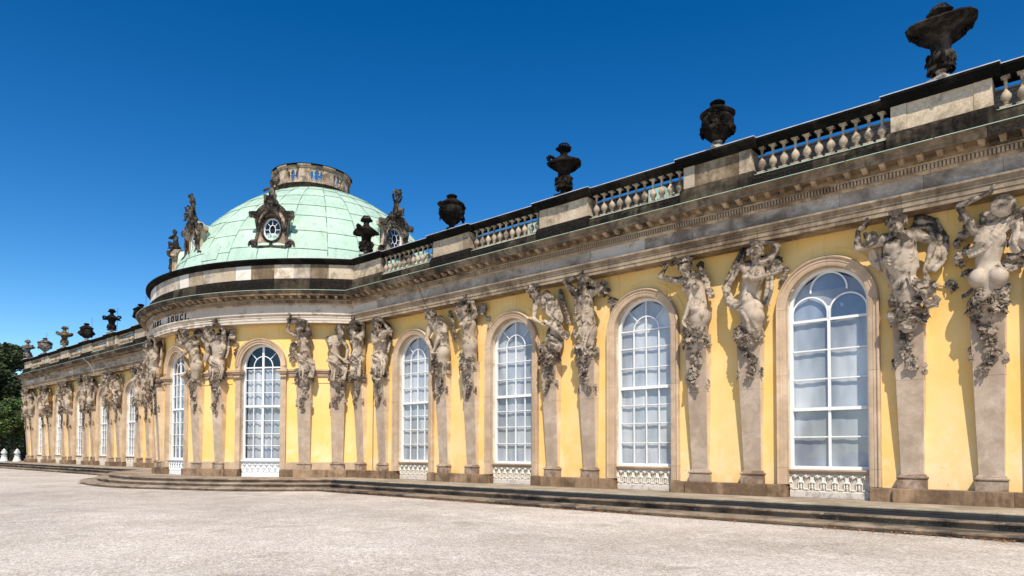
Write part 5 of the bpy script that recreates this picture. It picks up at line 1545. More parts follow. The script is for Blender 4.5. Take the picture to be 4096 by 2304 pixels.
LW = [('R3b', 'R2b'), ('R3a', 'R1b'), ('R5a', 'B2'), ('R4a', 'B1'), ('R2a', 'R4b'), ('B1', 'R5a')]
ordn = ["first", "second", "third", "fourth", "fifth", "last"]
for j in range(1, 7):
    xa = -20.4 + .0 - BAY * j + .0
    for q, (dx, kx) in enumerate(((1.918, LW[j - 1][0]), (.315, LW[j - 1][1]))):
        x = 2 * S0 - (BAY * j + (.315 if q == 0 else 1.918))
        lab = "%s statue of the %s pair on the far wing, counted from the bow" % ("nearer" if q == 0 else "farther", ordn[j - 1])
        herm(kx, (x, 0, 0), 0, lab, "small herm statues on the far wing", mirror=(q == 0) != (j % 2 == 0))
# ================================================================ dome, lantern, dormers
DY = 3.8; DZ0, DH, DA, DB, DM = 9.08, 7.25, 7.86, 8.02, 1.65
def dome_pt(th, z, lift=0.0):
    f = min(1.0, max(0.0, (z - DZ0) / DH)); r = (1 - f ** DM) ** (1 / DM)
    return (S0 + (DA * r + lift) * math.sin(th), DY - (DB * r + lift) * math.cos(th), z + lift * .4)
DTOP = 15.6
def dome_z(i, n):   # even spacing along the profile
    t = i / n; return DZ0 - .35 + (DTOP - DZ0 + .35) * (t ** 1.0) * (1.0 + .18 * math.sin(PI * t)) if i < n else DTOP
NS = 30
def rowz(rr):
    L = [DZ0 - .3]; z = DZ0 - .3
    tab = [(9.9, .95), (11.2, 1.0), (12.6, .95), (13.6, .85), (14.5, .72), (15.1, .5), (15.5, .38), (16, .25)]
    while z < DTOP - .12:
        st = next(s_ for lim, s_ in tab if z < lim) * rr.uniform(.82, 1.15)
        z = min(DTOP, z + st)
        if DTOP - z < .12: z = DTOP
        L.append(z)
    return L
dome_root = mk("dome", [dome_pt(2 * PI * i / 48, z, -.06) for z in np.linspace(DZ0 - .4, DTOP, 24) for i in range(48)],
               [(j * 48 + i, j * 48 + (i + 1) % 48, (j + 1) * 48 + (i + 1) % 48, (j + 1) * 48 + i) for j in range(23) for i in range(48)], 'seam', palace, smooth=True)
rr = random.Random(21)
edges = [2 * PI * i / NS + rr.uniform(-.03, .03) for i in range(NS)] + [None]; edges[-1] = edges[0] + 2 * PI
gback = G(); nsh = 0
for i in range(NS):
    t0, t1 = edges[i], edges[i + 1]
    tm = (t0 + t1) / 2; vis = math.cos(tm - math.radians(57)) > -.30
    L = rowz(rr)
    for j in range(len(L) - 1):
        z0, z1 = L[j], L[j + 1]
        g = G(); V = []; nz, nt = 4, 3
        eg = .006 / max(.3, math.hypot(DA, DB) * .7 * (1 - ((max(0, (z0 + z1) / 2 - DZ0)) / DH) ** DM) ** (1 / DM))
        for a in range(nz + 1):
            z = z0 + (z1 - z0) * a / nz
            for b in range(nt + 1):
                th = t0 + eg + (t1 - t0 - 2 * eg) * b / nt
                V.append(dome_pt(th, z, .034 * (1 - a / nz) + .004 + .010 * math.sin(PI * b / nt) * rr.random()))
        F = [(a * (nt + 1) + b, a * (nt + 1) + b + 1, (a + 1) * (nt + 1) + b + 1, (a + 1) * (nt + 1) + b) for a in range(nz) for b in range(nt)]
        # lower lip
        k0 = len(V)
        for b in range(nt + 1):
            th = t0 + eg + (t1 - t0 - 2 * eg) * b / nt; V.append(dome_pt(th, z0, -.03))
        F += [(b, k0 + b, k0 + b + 1, b + 1) for b in range(nt)]
        if vis: g.add(V, F); g.build("copper_sheet", 'copper', dome_root, smooth=30); nsh += 1
        else: gback.add(V, F)
tag(gback.build("copper_sheets", 'copper', dome_root), kind='stuff')
g = G()
for i in range(NS):
    g = G(); g.tube([dome_pt(edges[i], z, .02) for z in list(np.linspace(DZ0 - .3, 13.5, 12)) + list(np.linspace(13.8, DTOP, 10))], .021, 4)
    if math.cos(edges[i] - math.radians(57)) > -.3: g.build("standing_seam", 'seam', dome_root)
# patch plates low on the dome
for th, z in ((.95, 9.6), (1.1, 9.9), (.2, 10.2)):
    V = [dome_pt(th + dx, z + dz, .05) for dz in (0, .75) for dx in (0, .07, .14)]
    g = G(); g.add(V, [(0, 1, 4, 3), (1, 2, 5, 4)]); g.build("copper_patch", 'copper', dome_root)

# lantern balustrade
LY = 3.3; LR = 2.12
lan = None
def lring(prof, n=64, a0=0, a1=2 * PI, name="lantern", mat='attic', parent=None, smooth=False):
    g = G(); k = len(prof); V = []; F = []
    m = n + 1
    for i in range(m):
        a = a0 + (a1 - a0) * i / n
        for r, z in prof: V.append((S0 + r * math.sin(a), LY - r * math.cos(a), z - .28))
    for i in range(n):
        for j in range(k): F.append((i * k + j, i * k + (j + 1) % k, (i + 1) * k + (j + 1) % k, (i + 1) * k + j))
    F += [tuple(range(k)), tuple(n * k + j for j in range(k))]
    g.add(V, F); return g.build(name, mat, parent, smooth)
lan = lring([(LR - .35, 15.55), (LR + .16, 15.55), (LR + .14, 15.95), (LR + .06, 16.02), (LR + .04, 16.2), (LR - .35, 16.2)], mat='blackstone', parent=palace)
NPIER = 10
for i in range(NPIER):
    a = 2 * PI * i / NPIER + .18; w = .135
    lring([(LR - .26, 16.2), (LR + .05, 16.2), (LR + .05, 17.02), (LR - .26, 17.02)], 3, a - w, a + w, "lantern_pier", 'baluster', lan)
    # pierced panel: ring of bars round three openings
    b0, b1 = a + w, a + 2 * PI / NPIER - w
    g = G(); ang = lambda x: b0 + (b1 - b0) * x
    def P(x, z, dr=0.0): t = ang(x); return (S0 + (LR - .08 + dr) * math.sin(t), LY - (LR - .08 + dr) * math.cos(t), z - .28)
    cx = [.16, .5, .84]; rx = [.11, .17, .11]; rz = [.26, .31, .26]
    def inside(x, z):
        return any(((x - c) / a_) ** 2 + ((z - 16.62) / b_) ** 2 < 1 for c, a_, b_ in zip(cx, rx, rz))
    nx_, nz_ = 40, 26
    idx = {}; V = []; F = []
    def vid(i_, j_, s_):
        k_ = (i_, j_, s_)
        if k_ not in idx: idx[k_] = len(V); V.append(P(i_ / nx_, 16.2 + .82 * j_ / nz_, .06 * s_))
        return idx[k_]
    solid = [[not inside((i_ + .5) / nx_, 16.2 + .82 * (j_ + .5) / nz_) for j_ in range(nz_)] for i_ in range(nx_)]
    for i_ in range(nx_):
        for j_ in range(nz_):
            if not solid[i_][j_]: continue
            for s_ in (-1, 1): F.append((vid(i_, j_, s_), vid(i_ + 1, j_, s_), vid(i_ + 1, j_ + 1, s_), vid(i_, j_ + 1, s_)))
            for di, dj, e in ((-1, 0, ((0, 0), (0, 1))), (1, 0, ((1, 0), (1, 1))), (0, -1, ((0, 0), (1, 0))), (0, 1, ((0, 1), (1, 1)))):
                a_, b_ = i_ + di, j_ + dj
                if 0 <= a_ < nx_ and 0 <= b_ < nz_ and not solid[a_][b_]:
                    (p, q), (p2, q2) = e
                    F.append((vid(i_ + p, j_ + q, -1), vid(i_ + p2, j_ + q2, -1), vid(i_ + p2, j_ + q2, 1), vid(i_ + p, j_ + q, 1)))
    g.add(V, F)
    for c, a_, b_ in zip(cx, rx, rz):
        g.tube([P(c + a_ * 1.12 * math.cos(t), 16.62 + b_ * 1.06 * math.sin(t), .07) for t in np.linspace(0, 2 * PI, 17)], .022, 4)
    for c in (.33, .67): g.sphere(P(c, 16.62, .08), .06, 6, 4)
    g.build("lantern_panel", 'baluster', lan)
    lring([(LR - .34, 17.02), (LR + .10, 17.02), (LR + .13, 17.08), (LR + .17, 17.12), (LR + .17, 17.2), (LR - .34, 17.2)], 3, a - w - .03, a + w + .03, "lantern_cap", 'baluster', lan)
lring([(LR - .28, 17.02), (LR + .03, 17.02), (LR + .05, 17.07), (LR + .10, 17.1), (LR + .10, 17.16), (LR - .28, 17.16)], mat='baluster', name="lantern_rail", parent=lan)
lring([(LR - .36, 17.20), (LR + .19, 17.20), (LR + .19, 17.225), (LR - .36, 17.235)], mat='capstone', name="lantern_lead", parent=lan)

# dormers --------------------------------------------------------------------------
def oval(n, rx, rz, zc): return [(rx * math.cos(2 * PI * i / n), zc + rz * math.sin(2 * PI * i / n)) for i in range(n)]
def make_dormer():
    """local: x, o outward, z from 0 at the foot; centre of the oval at z=1.22"""
    ZO = 1.22; n = 40
    ov = oval(n, .54, .70, ZO)
    # outline as radial function
    key = [(-1.35, 0), (-1.42, .18), (-1.30, .42), (-1.02, .55), (-.90, .9), (-.92, 1.6), (-1.0, 1.95), (-1.25, 2.0), (-1.25, 2.25), (-.95, 2.3), (-.7, 2.5), (-.35, 2.72), (0, 2.8),
           (.35, 2.72), (.7, 2.5), (.95, 2.3), (1.25, 2.25), (1.25, 2.0), (1.0, 1.95), (.92, 1.6), (.90, .9), (1.02, .55), (1.30, .42), (1.42, .18), (1.35, 0), (.7, -.02), (0, .02), (-.7, -.02)]
    m = len(key)
    # inner ring matched to outline points by angle
    inn = [(.56 * math.cos(math.atan2(z - ZO, x)) , ZO + .72 * math.sin(math.atan2((z - ZO) / 1.0, x))) for x, z in key]
    V = []; F = []
    for o in (.0, -.45):
        V += [(x, o, z) for x, z in key] + [(x, o, z) for x, z in inn]
    for i in range(m):
        j = (i + 1) % m
        F += [(i, j, m + j, m + i), (2 * m + i, 2 * m + j, 3 * m + j, 3 * m + i), (i, 2 * m + i, 2 * m + j, j), (m + i, m + j, 3 * m + j, 3 * m + i)]
    g = G(); g.add(V, F)
    root = g.map(fmap).build("dormer", 'attic')
    # carved trim in one piece
    S = Sculpt()
    for i in range(28):
        a, b = 2 * PI * i / 28, 2 * PI * (i + 1) / 28
        S.rc((.63 * math.cos(a), .03, ZO + .79 * math.sin(a)), (.63 * math.cos(b), .03, ZO + .79 * math.sin(b)), .07, k=.02)
    for sx in (-1, 1):
        for q in range(14):     # scroll
            a = q * .55; r_ = .30 - .019 * q
            a2 = a + .55; r2 = r_ - .019
            c = (sx * 1.12, .06, .25)
            S.rc((c[0] + sx * r_ * math.cos(a), .06, c[2] + r_ * math.sin(a)), (c[0] + sx * r2 * math.cos(a2), .06, c[2] + r2 * math.sin(a2)), .075, k=.02)
        S.rc((sx * .98, .05, .5), (sx * .86, .05, 1.1), .09, k=.04); S.rc((sx * .86, .05, 1.1), (sx * .95, .05, 1.75), .08, .11, k=.04)
        for zz, rx in ((2.02, .09), (2.12, .11), (2.22, .13)): S.rc((sx * .86, .08, zz), (sx * 1.32, .08, zz), rx, k=.02)
        for q in range(7):      # curved hood
            a, b = (PI * (.12 + .36 * q / 7), PI * (.12 + .36 * (q + 1) / 7))
            S.rc((sx * 1.0 * math.cos(a), .12, 1.75 + 1.02 * math.sin(a)), (sx * 1.0 * math.cos(b), .12, 1.75 + 1.02 * math.sin(b)), .10, k=.02)
            S.rc((sx * .9 * math.cos(a), .08, 1.72 + .92 * math.sin(a)), (sx * .9 * math.cos(b), .08, 1.72 + .92 * math.sin(b)), .06, k=.01)
        S.rc((sx * .1, .08, .1), (sx * .9, .1, .08), .09, k=.04)
        r2_ = random.Random(5 + sx)
        for q in range(16):
            S.rc((sx * (.35 + .5 * q / 16) + r2_.uniform(-.05, .05), .14, 2.25 - 1.1 * (q / 16) + r2_.uniform(-.06, .06)), (sx * (.4 + .5 * q / 16), .2, 2.15 - 1.1 * (q / 16)), .075, .04, k=.015)
    r2_ = random.Random(8)
    for q in range(40): S.rc((r2_.uniform(-.45, .45), .12 + r2_.uniform(0, .12), 2.5 + r2_.uniform(-.1, .25)), (r2_.uniform(-.45, .45), .16, 2.35 + r2_.uniform(-.2, .2)), .06, .04, k=.02)
    S.rc((0, .12, .2), (0, .16, .38), .12, .07, k=.03)
    me = S.mesh("dormer_carving", 'blackfig', .028); inst("dormer_carving", me, root)
    # window
    g = G()
    for i in range(n):
        j = (i + 1) % n; r0, r1 = .53, .62
        a, b = 2 * PI * i / n, 2 * PI * j / n
        P4 = []
        for o in (-.12, -.2):
            P4 += [(.48 * math.cos(a), o, ZO + .64 * math.sin(a)), (.58 * math.cos(a), o, ZO + .74 * math.sin(a)), (.58 * math.cos(b), o, ZO + .74 * math.sin(b)), (.48 * math.cos(b), o, ZO + .64 * math.sin(b))]
        g.add(P4, [(0, 1, 2, 3), (4, 5, 6, 7), (0, 3, 7, 4), (1, 2, 6, 5)])
    for i in range(20):
        a, b = 2 * PI * i / 20, 2 * PI * (i + 1) / 20
        g.tube([(.19 * math.cos(a), -.15, ZO + .30 * math.sin(a)), (.19 * math.cos(b), -.15, ZO + .30 * math.sin(b))], .024, 4)
    for i in range(8):
        a = 2 * PI * i / 8 + PI / 2
        g.tube([(.19 * math.cos(a), -.15, ZO + .30 * math.sin(a)), (.50 * math.cos(a), -.15, ZO + .66 * math.sin(a))], .02, 4)
    g.map(fmap).build("oval_window", 'white2', root)
    for i in range(8):
        a0, a1 = PI / 2 + PI / 4 * i, PI / 2 + PI / 4 * (i + 1)
        V = []
        for q in range(5):
            a = a0 + (a1 - a0) * q / 4; V += [(.19 * math.cos(a), -.16, ZO + .30 * math.sin(a)), (.56 * math.cos(a), -.16, ZO + .75 * math.sin(a))]
        g = G(); g.add(V, [(2 * q, 2 * q + 1, 2 * q + 3, 2 * q + 2) for q in range(4)]); g.map(fmap).build("pane", 'glass', root)
    g = G(); g.add([(x * .97, -.40, z) for x, z in oval(24, .62, .8, ZO)], [tuple(range(24))]); g.map(fmap).build("dark_attic", 'dark', root)
    # copper hood running back into the dome
    V = []; F = []; pr = [(-.98, .35), (-.98, 1.9), (-.75, 2.3), (-.4, 2.55), (0, 2.62), (.4, 2.55), (.75, 2.3), (.98, 1.9), (.98, .35)]
    for o in (-.44, -1.6, -3.6): V += [(x * (1 if o > -1 else .95), o, z + (0 if o > -1 else .05 if o > -2 else .1)) for x, z in pr]
    for i in range(2):
        for j in range(len(pr) - 1): F.append((i * 9 + j, i * 9 + j + 1, i * 9 + 10 + j, i * 9 + 9 + j))
    g = G(); g.add(V, F); g.map(fmap).build("dormer_hood", 'copper', root)
    return root
m_ = stone("dark_carved_stone", (0.14, 0.11, 0.085), (0.30, 0.25, 0.2), stain=(0.012, 0.010, 0.008), spec=.06, amount=.42, sscale=2.5, edge=.25, grain=26, vary=.1, bump=.6, bdist=.03, fine=.3, upstain=.08)
MAT['blackfig'] = m_
dormer = make_dormer()
DORM = [(-42, 8.1, 10.35), (0.5, 7.45, 10.48), (40.0, 7.45, 10.68), (88.5, 7.45, 10.95)]
dpos = []
for i, (az, DR, DZ) in enumerate(DORM):
    t = math.radians(az); o = dormer if i == 0 else copy_tree(dormer)
    o.parent = palace; o.location = (S0 + DR * math.sin(t), DY - DR * math.cos(t), DZ); o.rotation_euler = (0, 0, t); o.scale = (.78, .78, .78); dpos.append((o.location.copy(), t))

# putti on the dormers (children made of stone): things that rest on them
def putto(pose, seed, mat='blackfig'):
    rr = random.Random(seed); S = Sculpt()
    f = {0: (-.6, 1, 0), 1: (-.3, 1, .1), 2: (.3, 1, -.1), 3: (-.9, .6, 0)}[pose]
    S.el((0, 0, .12), (.34, .28, .16), k=.05)
    for q in range(14): S.rc((rr.uniform(-.35, .35), rr.uniform(-.2, .25), .05), (rr.uniform(-.3, .3), rr.uniform(-.2, .2), .22), .08, .05, k=.03)
    S.el((0, 0, .38), (.20, .19, .2), k=.06); S.el((.0, .02, .62), (.17, .15, .2), k=.08); S.el((.01, .02, .82), (.18, .13, .14), k=.07)
    S.rc((.02, .03, .92), (.02, .06, 1.02), .07, k=.04)
    head(S, v(.03, .08, 1.14), v(*f), v(0, 0, 1), .34, rr)
    kn = [(-.24, .32, .36), (.26, .28, .42)]
    for q, K in enumerate(kn):
        sx = (-1, 1)[q]; K = v(K)
        S.rc(v(sx * .12, .1, .34), K, .12, .095, k=.05); S.rc(K, K + v(sx * .02, -.02, -.34), .085, .055, k=.03); S.rc(K + v(sx * .02, -.02, -.34), K + v(sx * .03, .1, -.36), .05, .035, k=.02)
    A = {0: (((-.2, .05, .88), (-.34, .2, .66), (-.16, .36, .72)), ((.2, .05, .88), (.32, .2, .66), (.14, .36, .74))),
         1: (((-.2, .05, .88), (-.34, .2, .70), (-.1, .34, .8)), ((.2, .05, .88), (.36, .12, .8), (.30, .26, 1.0))),
         2: (((-.2, .05, .88), (-.32, .1, 1.15), (-.12, .12, 1.38)), ((.2, .05, .88), (.34, .08, 1.18), (.12, .12, 1.40))),
         3: (((-.2, .05, .88), (-.36, .22, .76), (-.36, .4, .92)), ((.2, .05, .88), (.28, .28, .72), (-.02, .44, .84)))}[pose]
    for sh, el_, wr in A:
        S.rc(sh, el_, .07, .058, k=.04); S.rc(el_, wr, .058, .042, k=.02); S.el(wr, .06, k=.02)
    if pose == 1:
        S.el((.3, .26, 1.16), (.2, .18, .12), k=.02)
        for q in range(24): S.rc((.3 + rr.uniform(-.18, .18), .26 + rr.uniform(-.15, .15), 1.22 + rr.uniform(-.05, .12)), (.3 + rr.uniform(-.18, .18), .26, 1.25), .06, .04, k=.02)
    if pose == 2:
        for q in range(20): S.rc((rr.uniform(-.2, .2), .1 + rr.uniform(-.12, .12), 1.42 + rr.uniform(-.05, .12)), (rr.uniform(-.2, .2), .1, 1.45), .07, .05, k=.02)
        S.rc((0, .2, 1.36), (0, .34, 1.28), .13, .12, k=.02)
    if pose == 0:
        S.el((-.3, .2, .62), (.16, .12, .07), k=.02)
        for q in range(14): S.rc((.25 + rr.uniform(-.1, .1), .1, .95 + rr.uniform(-.2, .3)), (.32, .05, .9), .06, k=.02)
        for q in range(12): S.rc((rr.uniform(-.15, .2), .1 + rr.uniform(-.1, .1), 1.36 + rr.uniform(-.05, .12)), (rr.uniform(-.1, .15), .1, 1.35), .07, .05, k=.02)
    if pose == 3: S.el((-.2, .5, .9), (.14, .1, .12), k=.02)
    return S.mesh("putto", mat, .026)
PL = [(3, "dark child statue sitting with its back turned at the far left edge of the dome", .9), (0, "dark child statue with headdress seated on the oval dormer left of the dome's middle", .9), (1, "child statue holding a basin on the dormer facing the viewer below the lantern", .92), (2, "child statue with arms raised over its head on the rightmost dormer", .9)]
for (p, t), (ps, lab, sc_) in zip(dpos, PL):
    n = Vector((math.sin(t), -math.cos(t), 0))
    o = inst("putto_statue", putto(ps, 30 + ps), None, p + Vector((0, 0, 2.14)) + n * .02, t + (0 if ps != 3 else -.3), (sc_, sc_, sc_)); tag(o, lab, "statue", "child statues on the dormers")

# ================================================================ vases
def vase_tall(seed, big=1.0):
    rr = random.Random(seed)
    ph = rr.uniform(0, 6)
    root = []
    g = G()
    prof = [(.001, 0), (.25, 0), (.25, .06), (.2, .07), (.17, .11), (.115, .16), (.105, .24), (.14, .29)]
    g.lathe(prof, 16, caps=False); g.box(-.27, .27, -.27, .27, -.005, .055); foot = g
    g = G()
    def fl(th, Z): 
        return 1 + .045 * np.cos(th * 14 + Z * 3) * (Z < .72) + .03 * np.cos(th * 9) * (Z > .8)
    g.lathe([(.12, .27), (.2, .32), (.28, .40), (.305, .48), (.29, .58), (.25, .68), (.225, .76), (.22, .84), (.235, .92), (.26, 1.0), (.3, 1.08)], 42, mod=fl, caps=False)
    # shell skirt leaves on the bulb
    for i in range(9):
        a = 2 * PI * i / 9 + ph
        for q in range(3):
            z = .36 + q * .13; r_ = (.29, .31, .28)[q]
            leaf(g, v(math.cos(a + q * .3) * r_, -math.sin(a + q * .3) * r_, z), v(math.cos(a), -math.sin(a), .4), v(0, 0, 1 if q else -1), .14, rr, 3)
    for sx in (0, PI):
        a = ph + sx
        g.tube([(math.cos(a) * r_, math.sin(a) * r_, z) for r_, z in ((.27, .42), (.36, .40), (.42, .50), (.38, .60), (.31, .58), (.33, .52))], [.05, .06, .06, .05, .04, .03], 6)
    body = g
    g = G()
    def wv(th, Z): return 1 + .05 * np.cos(th * 3 + ph) * (Z > 1.1) + .02 * np.cos(th * 17)
    n = 40
    P = np.array([(.28, 1.0), (.34, 1.10), (.44, 1.16), (.53, 1.16), (.59, 1.12), (.625, 1.15), (.61, 1.20), (.53, 1.24), (.46, 1.29), (.34, 1.37), (.22, 1.44), (.14, 1.52), (.12, 1.66)])
    if big > 1:
        P = np.array([(.28, 1.0), (.35, 1.12), (.48, 1.22), (.62, 1.27), (.74, 1.31), (.78, 1.37), (.75, 1.42), (.6, 1.43), (.42, 1.46), (.24, 1.50), (.14, 1.54), (.12, 1.66)])
    g.lathe(P, n, mod=wv, caps=False)
    V = g.V[0]; th = np.arctan2(V[:, 1], V[:, 0]); rad = np.hypot(V[:, 0], V[:, 1])
    V[:, 2] += .07 * np.cos(2 * th + ph) * np.clip((rad - .3) / .4, 0, 1)      # drooping brim
    for sx in (0, PI):
        a = ph + sx + PI / 2
        g.tube([(math.cos(a) * r_, math.sin(a) * r_, z) for r_, z in ((.38, 1.32), (.50, 1.37), (.61, 1.38), (.69, 1.31), (.66, 1.22), (.59, 1.23))], [.05, .06, .06, .05, .04, .03], 6)
        for q in range(5): leaf(g, v(math.cos(a) * (.48 + .04 * q), -math.sin(a) * (.48 + .04 * q), 1.12 + .04 * q), v(math.cos(a), -math.sin(a), rr.uniform(-.6, .8)), v(0, 0, 1), .11, rr, 3)
    brim = g
    g = G()
    g.lathe([(.12, 1.62), (.15, 1.67), (.24, 1.70), (.29, 1.76), (.25, 1.81), (.14, 1.85), (.02, 1.88)], 18, mod=lambda th, Z: 1 + .12 * np.cos(th * 5 + ph), caps=False)
    for i in range(7):
        a = 2 * PI * i / 7; leaf(g, v(math.cos(a) * .2, math.sin(a) * .2, 1.87), v(math.cos(a), math.sin(a), .5), v(math.cos(a), math.sin(a), 1.2), .12, rr, 3)
    return [("vase_foot", foot), ("vase_body", body), ("brim", brim), ("finial", g)]
def vase_round(seed):
    rr = random.Random(seed); ph = rr.uniform(0, 6)
    f = G(); f.lathe([(.001, 0), (.26, 0), (.26, .05), (.19, .07), (.13, .14), (.12, .2), (.16, .25)], 16, caps=False); f.box(-.26, .26, -.26, .26, -.005, .045)
    b = G()
    b.lathe([(.13, .24), (.24, .30), (.34, .40), (.42, .52), (.47, .66), (.49, .80), (.48, .92), (.45, 1.0), (.43, 1.04)], 40, mod=lambda th, Z: 1 + .03 * np.cos(th * 16) * (Z < .55), caps=False)
    for sx in (0, PI):                              # hanging swags and side bunches
        a0 = ph + sx
        for q in range(26):
            f_ = q / 25; a = a0 + (f_ - .5) * PI; z = .98 - .42 * math.sin(PI * f_) 
            p = v(math.cos(a) * .50, math.sin(a) * .50, z + rr.uniform(-.05, .05))
            (leaf if rr.random() < .55 else (lambda g_, c, n, t, s_, r_: rose(g_, c, n, s_, r_)))(b, p, v(math.cos(a), math.sin(a), rr.uniform(-.3, .5)), v(rr.uniform(-1, 1), rr.uniform(-1, 1), -1), rr.uniform(.09, .15), rr)
        a = a0 + PI / 2
        for q in range(16):
            p = v(math.cos(a + rr.uniform(-.2, .2)) * .53, math.sin(a + rr.uniform(-.2, .2)) * .53, rr.uniform(.45, 1.08))
            leaf(b, p, v(math.cos(a), math.sin(a), rr.uniform(-.5, .5)), v(rr.uniform(-1, 1), rr.uniform(-1, 1), -1), rr.uniform(.1, .15), rr)
        b.tube([(math.cos(a) * r_, -math.sin(a) * r_, z) for r_, z in ((.45, 1.05), (.54, 1.13), (.61, 1.06), (.56, .97), (.51, 1.0))], [.05, .06, .06, .05, .03], 6)
        # carved mask
        aa = a0
        b.sphere((math.cos(aa) * .52, math.sin(aa) * .46, .68), .13, 8, 6, (1, 1, 1.25)); b.sphere((math.cos(aa) * .66, math.sin(aa) * .66, .66), .035, 6, 4)
    l = G()
    l.lathe([(.45, 1.03), (.52, 1.06), (.54, 1.10), (.47, 1.16), (.35, 1.24), (.26, 1.31), (.16, 1.35), (.14, 1.39), (.22, 1.42), (.235, 1.46), (.16, 1.52), (.02, 1.55)], 32, mod=lambda th, Z: 1 + .012 * np.cos(th * 24), caps=False)
    return [("vase_foot", f), ("vase_body", b), ("lid", l)]
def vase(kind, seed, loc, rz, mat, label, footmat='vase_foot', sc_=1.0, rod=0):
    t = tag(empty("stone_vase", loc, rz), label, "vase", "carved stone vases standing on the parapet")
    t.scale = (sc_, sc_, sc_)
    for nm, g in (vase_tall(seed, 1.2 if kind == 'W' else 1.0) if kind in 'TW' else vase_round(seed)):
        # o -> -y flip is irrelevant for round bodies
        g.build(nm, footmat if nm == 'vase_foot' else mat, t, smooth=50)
    if rod:
        g = G(); g.tube([(.3, .2, 0), (.34, .22, .9), (.34, .22, rod)], .012, 4); g.build("lightning_rod", 'letter', t)
    return t
VX = [BAY * k + 1.12 for k in range(NP)]
VZ = 9.63
VS = [('T', 'vase', 'vase_pale', "blackened tall vase with a broad drooping brim, standing right beside the dome"),
      ('R', 'vase', 'vase', "squat lidded black urn on the parapet, first one right of the dome"),
      ('T', 'vase', 'vase', "jet black tall vase with leafy knob, between the two lidded urns"),
      ('R', 'vase', 'vase_foot', "large lidded black urn with garlands, second from the right"),
      ('W', 'vase_brown', 'vase_foot', "largest vase with a wide shell-like brim at the upper right corner")]
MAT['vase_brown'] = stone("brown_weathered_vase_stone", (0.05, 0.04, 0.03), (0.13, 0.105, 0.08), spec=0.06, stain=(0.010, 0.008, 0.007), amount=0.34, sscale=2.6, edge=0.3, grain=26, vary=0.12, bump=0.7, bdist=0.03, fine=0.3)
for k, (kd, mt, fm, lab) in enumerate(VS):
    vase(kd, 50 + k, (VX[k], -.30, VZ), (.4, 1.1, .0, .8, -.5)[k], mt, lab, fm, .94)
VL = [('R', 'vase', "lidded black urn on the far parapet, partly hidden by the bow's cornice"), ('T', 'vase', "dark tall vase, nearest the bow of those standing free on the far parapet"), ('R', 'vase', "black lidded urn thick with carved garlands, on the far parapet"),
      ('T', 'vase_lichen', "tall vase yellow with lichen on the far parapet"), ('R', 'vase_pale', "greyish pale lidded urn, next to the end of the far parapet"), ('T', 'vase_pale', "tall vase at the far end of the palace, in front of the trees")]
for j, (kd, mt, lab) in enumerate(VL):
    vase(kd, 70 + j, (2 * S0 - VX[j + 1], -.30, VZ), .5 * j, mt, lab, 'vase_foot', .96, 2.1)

# ================================================================ trees, trellis walk and white urns at the far end
def leafmass(name, mat, parent, blobs, n, size, seed, flat=0.0):
    rr = np.random.default_rng(seed)
    B = np.array(blobs, float); w = B[:, 3] ** 2 * B[:, 4]; w /= w.sum()
    k = rr.choice(len(B), n, p=w)
    d = rr.normal(size=(n, 3)); d /= np.linalg.norm(d, axis=1)[:, None]
    # keep leaves near the surface, clumped
    rad = rr.uniform(.72, 1.04, n) ** .8
    cl = rr.normal(size=(n, 3)) * .06
    C_ = B[k, :3] + (d * rad[:, None] + cl) * np.stack([B[k, 3], B[k, 3], B[k, 4]], 1)
    a = rr.normal(size=(n, 3)); a /= np.linalg.norm(a, axis=1)[:, None]
    a[:, 2] *= .6
    b = np.cross(a, d + rr.normal(size=(n, 3)) * .6); b /= np.linalg.norm(b, axis=1)[:, None] + 1e-9
    s_ = size * rr.uniform(.6, 1.3, n)[:, None]
    V = np.stack([C_ - a * s_, C_ - b * s_ * .55, C_ + a * s_, C_ + b * s_ * .55], 1).reshape(-1, 3)
    F = np.arange(4 * n).reshape(-1, 4)
    me = bpy.data.meshes.new(name)
    me.vertices.add(4 * n); me.vertices.foreach_set('co', V.astype(np.float32).ravel())
    me.loops.add(4 * n); me.loops.foreach_set('vertex_index', F.astype(np.int32).ravel())
    me.polygons.add(n); me.polygons.foreach_set('loop_start', np.arange(0, 4 * n, 4, dtype=np.int32)); me.polygons.foreach_set('loop_total', np.full(n, 4, dtype=np.int32))
    me.update(calc_edges=True); me.materials.append(MAT[mat])
    return inst(name, me, parent)
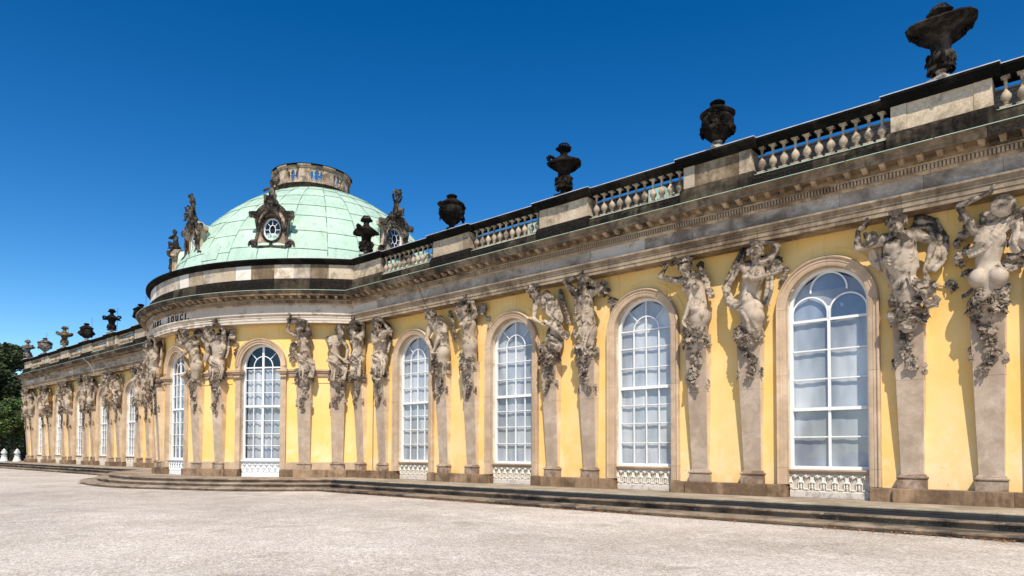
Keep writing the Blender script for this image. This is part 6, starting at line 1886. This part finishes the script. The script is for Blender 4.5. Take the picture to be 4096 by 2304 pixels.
def tree(x, y, h, r, seed, label, mat='dark_tree_leaf', n=26000, size=.26, conifer=False, low=.18):
    rr = random.Random(seed)
    t = tag(empty("tree", (x, y, ZG)), label, "tree", "dark trees beyond the far end of the palace")
    g = G()
    g.tube([(0, 0, -.2), (.05, .0, h * .3), (-.1, .1, h * .6), (0, 0, h * .92)], [.45, .36, .24, .05], 8)
    blobs = []
    if conifer:
        for i in range(26):
            z = h * (.12 + .86 * i / 26); R_ = r * (1 - i / 27)
            for q in range(5):
                a = rr.uniform(0, 6.28); blobs.append((math.cos(a) * R_ * .6, math.sin(a) * R_ * .6, z, R_ * .45 + .15, .35))
                g.tube([(0, 0, z + .2), (math.cos(a) * R_, math.sin(a) * R_, z - .1)], [.08, .02], 4)
    else:
        for i in range(46):
            f = rr.random(); z = h * (low + (1 - low) * f); R_ = r * math.sin(PI * min(1, max(.0, .12 + f * .82))) ** .6
            a = rr.uniform(0, 6.28); q = R_ * rr.uniform(.35, .85)
            s_ = rr.uniform(.16, .30) * r + .3
            blobs.append((math.cos(a) * q, math.sin(a) * q, min(z, h - s_ * .6), s_, s_ * rr.uniform(.65, .95)))
        for i in range(12):
            b = blobs[i]; g.tube([(0, 0, h * .25 + .03 * h * i), (b[0] * .5, b[1] * .5, (b[2] + h * .3) / 2), (b[0], b[1], b[2])], [.16, .09, .03], 5)
    g.build("trunk", 'bark', t)
    leafmass("crown", mat, t, blobs, n, size, seed)
    return t
tree(-84, 4.5, 15.0, 5.2, 1, "broad dark deciduous tree rising behind the far end of the palace", n=34000)
tree(-93, 13.5, 15.6, 5.0, 2, "dark tree whose top shows just above the palace's far corner", n=26000)
tree(-86, -4.5, 12.5, 4.6, 3, "lower dark tree at the picture's very left edge", n=24000)
tree(-76, -3.2, 17.2, 3.4, 4, "dark conifer with drooping branches reaching in at the left edge", n=26000, size=.22, conifer=True)
tree(-100, 4, 14, 6, 5, "dark tree filling the gap behind the others", n=20000)
# clipped lime hedge on stems
hd = tag(empty("clipped_hedge", (-65, 0, ZG)), "bright green clipped hedge wall on stems beside the far end of the palace", "hedge")
hb = []
r_ = random.Random(9)
for i in range(150): hb.append((r_.uniform(-4.5, 3.4), r_.uniform(-9, 6.5), r_.uniform(3.9, 6.8), r_.uniform(.7, 1.1), r_.uniform(.6, .9)))
leafmass("foliage", "bright_hedge_leaf", hd, hb, 90000, .13, 11)
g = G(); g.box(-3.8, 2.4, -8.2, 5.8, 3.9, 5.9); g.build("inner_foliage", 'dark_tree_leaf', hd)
for i in range(7):
    for q in (0, 1):
        g = G(); g.tube([(2.6 - q * 5, -8 + 2.2 * i, 0), (2.65 - q * 5, -8 + 2.2 * i + .1, 2), (2.6 - q * 5, -8 + 2.2 * i, 4.4)], [.16, .13, .12], 7); g.build("stem", 'bark', hd)
leafmass("ivy", "dark_tree_leaf", hd, [(2.6, -8 + 2.2 * i, z, .25, .5) for i in range(7) for z in (.6, 1.4, 2.2, 3.0)], 6000, .09, 12)
# trellis walk
tr = tag(empty("trellis", (-69.5, 0, ZG)), "dark green lattice trellis standing in the shade beneath the clipped hedge", "trellis")
for i in range(8):
    y = -10 + 2.2 * i
    g = G(); g.box(-.06, .06, y - .06, y + .06, 0, 3.3); g.build("post", 'trellis', tr)
    if i < 7:
        g = G()
        for q in range(9): 
            g.box(-.02, .02, y + .25 + q * .2, y + .28 + q * .2, .4, 3.1)
        for q in range(13): g.box(.021, .04, y + .1, y + 2.1, .4 + q * .21, .43 + q * .21)
        tag(g.build("lattice", 'trellis', tr), kind='stuff')
bk = tag(empty("shrub_wall", (-74, 0, ZG)), "dense dark shrubbery closing the view behind the trellis", "shrubs")
leafmass("foliage", "dark_tree_leaf", bk, [(r_.uniform(-1, 1), r_.uniform(-26, 16), r_.uniform(.3, 4.5), 1.4, 1.3) for i in range(90)], 24000, .2, 13)
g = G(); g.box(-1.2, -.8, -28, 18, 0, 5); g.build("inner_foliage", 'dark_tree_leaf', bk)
def white_urn(x, y, label):
    t = tag(empty("white_urn", (x, y, ZT)), label, "urn", "white marble urns on the terrace")
    g = G(); g.lathe([(.001, 0), (.38, 0), (.38, .1), (.33, .14), (.29, .3), (.24, .5), (.22, .56), (.28, .6), (.28, .64), (.001, .65)], 20, caps=False); g.build("urn_base", 'marble', t, smooth=40)
    g = G(); g.lathe([(.08, .64), (.10, .68), (.22, .76), (.28, .9), (.27, 1.0), (.16, 1.06), (.15, 1.1), (.22, 1.14), (.12, 1.2), (.05, 1.28), (.001, 1.34)], 20, mod=lambda th, Z: 1 + .03 * np.cos(8 * th), caps=False); g.build("urn_bowl", 'marble', t, smooth=40)
    return t
white_urn(-58.6, .35, "white marble urn nearest the palace corner, under the clipped hedge")
white_urn(-59.25, -.62, "white marble urn cut by the picture's left edge, left of its twin")
# a line of tall limes behind the viewer side is outside the picture and left out
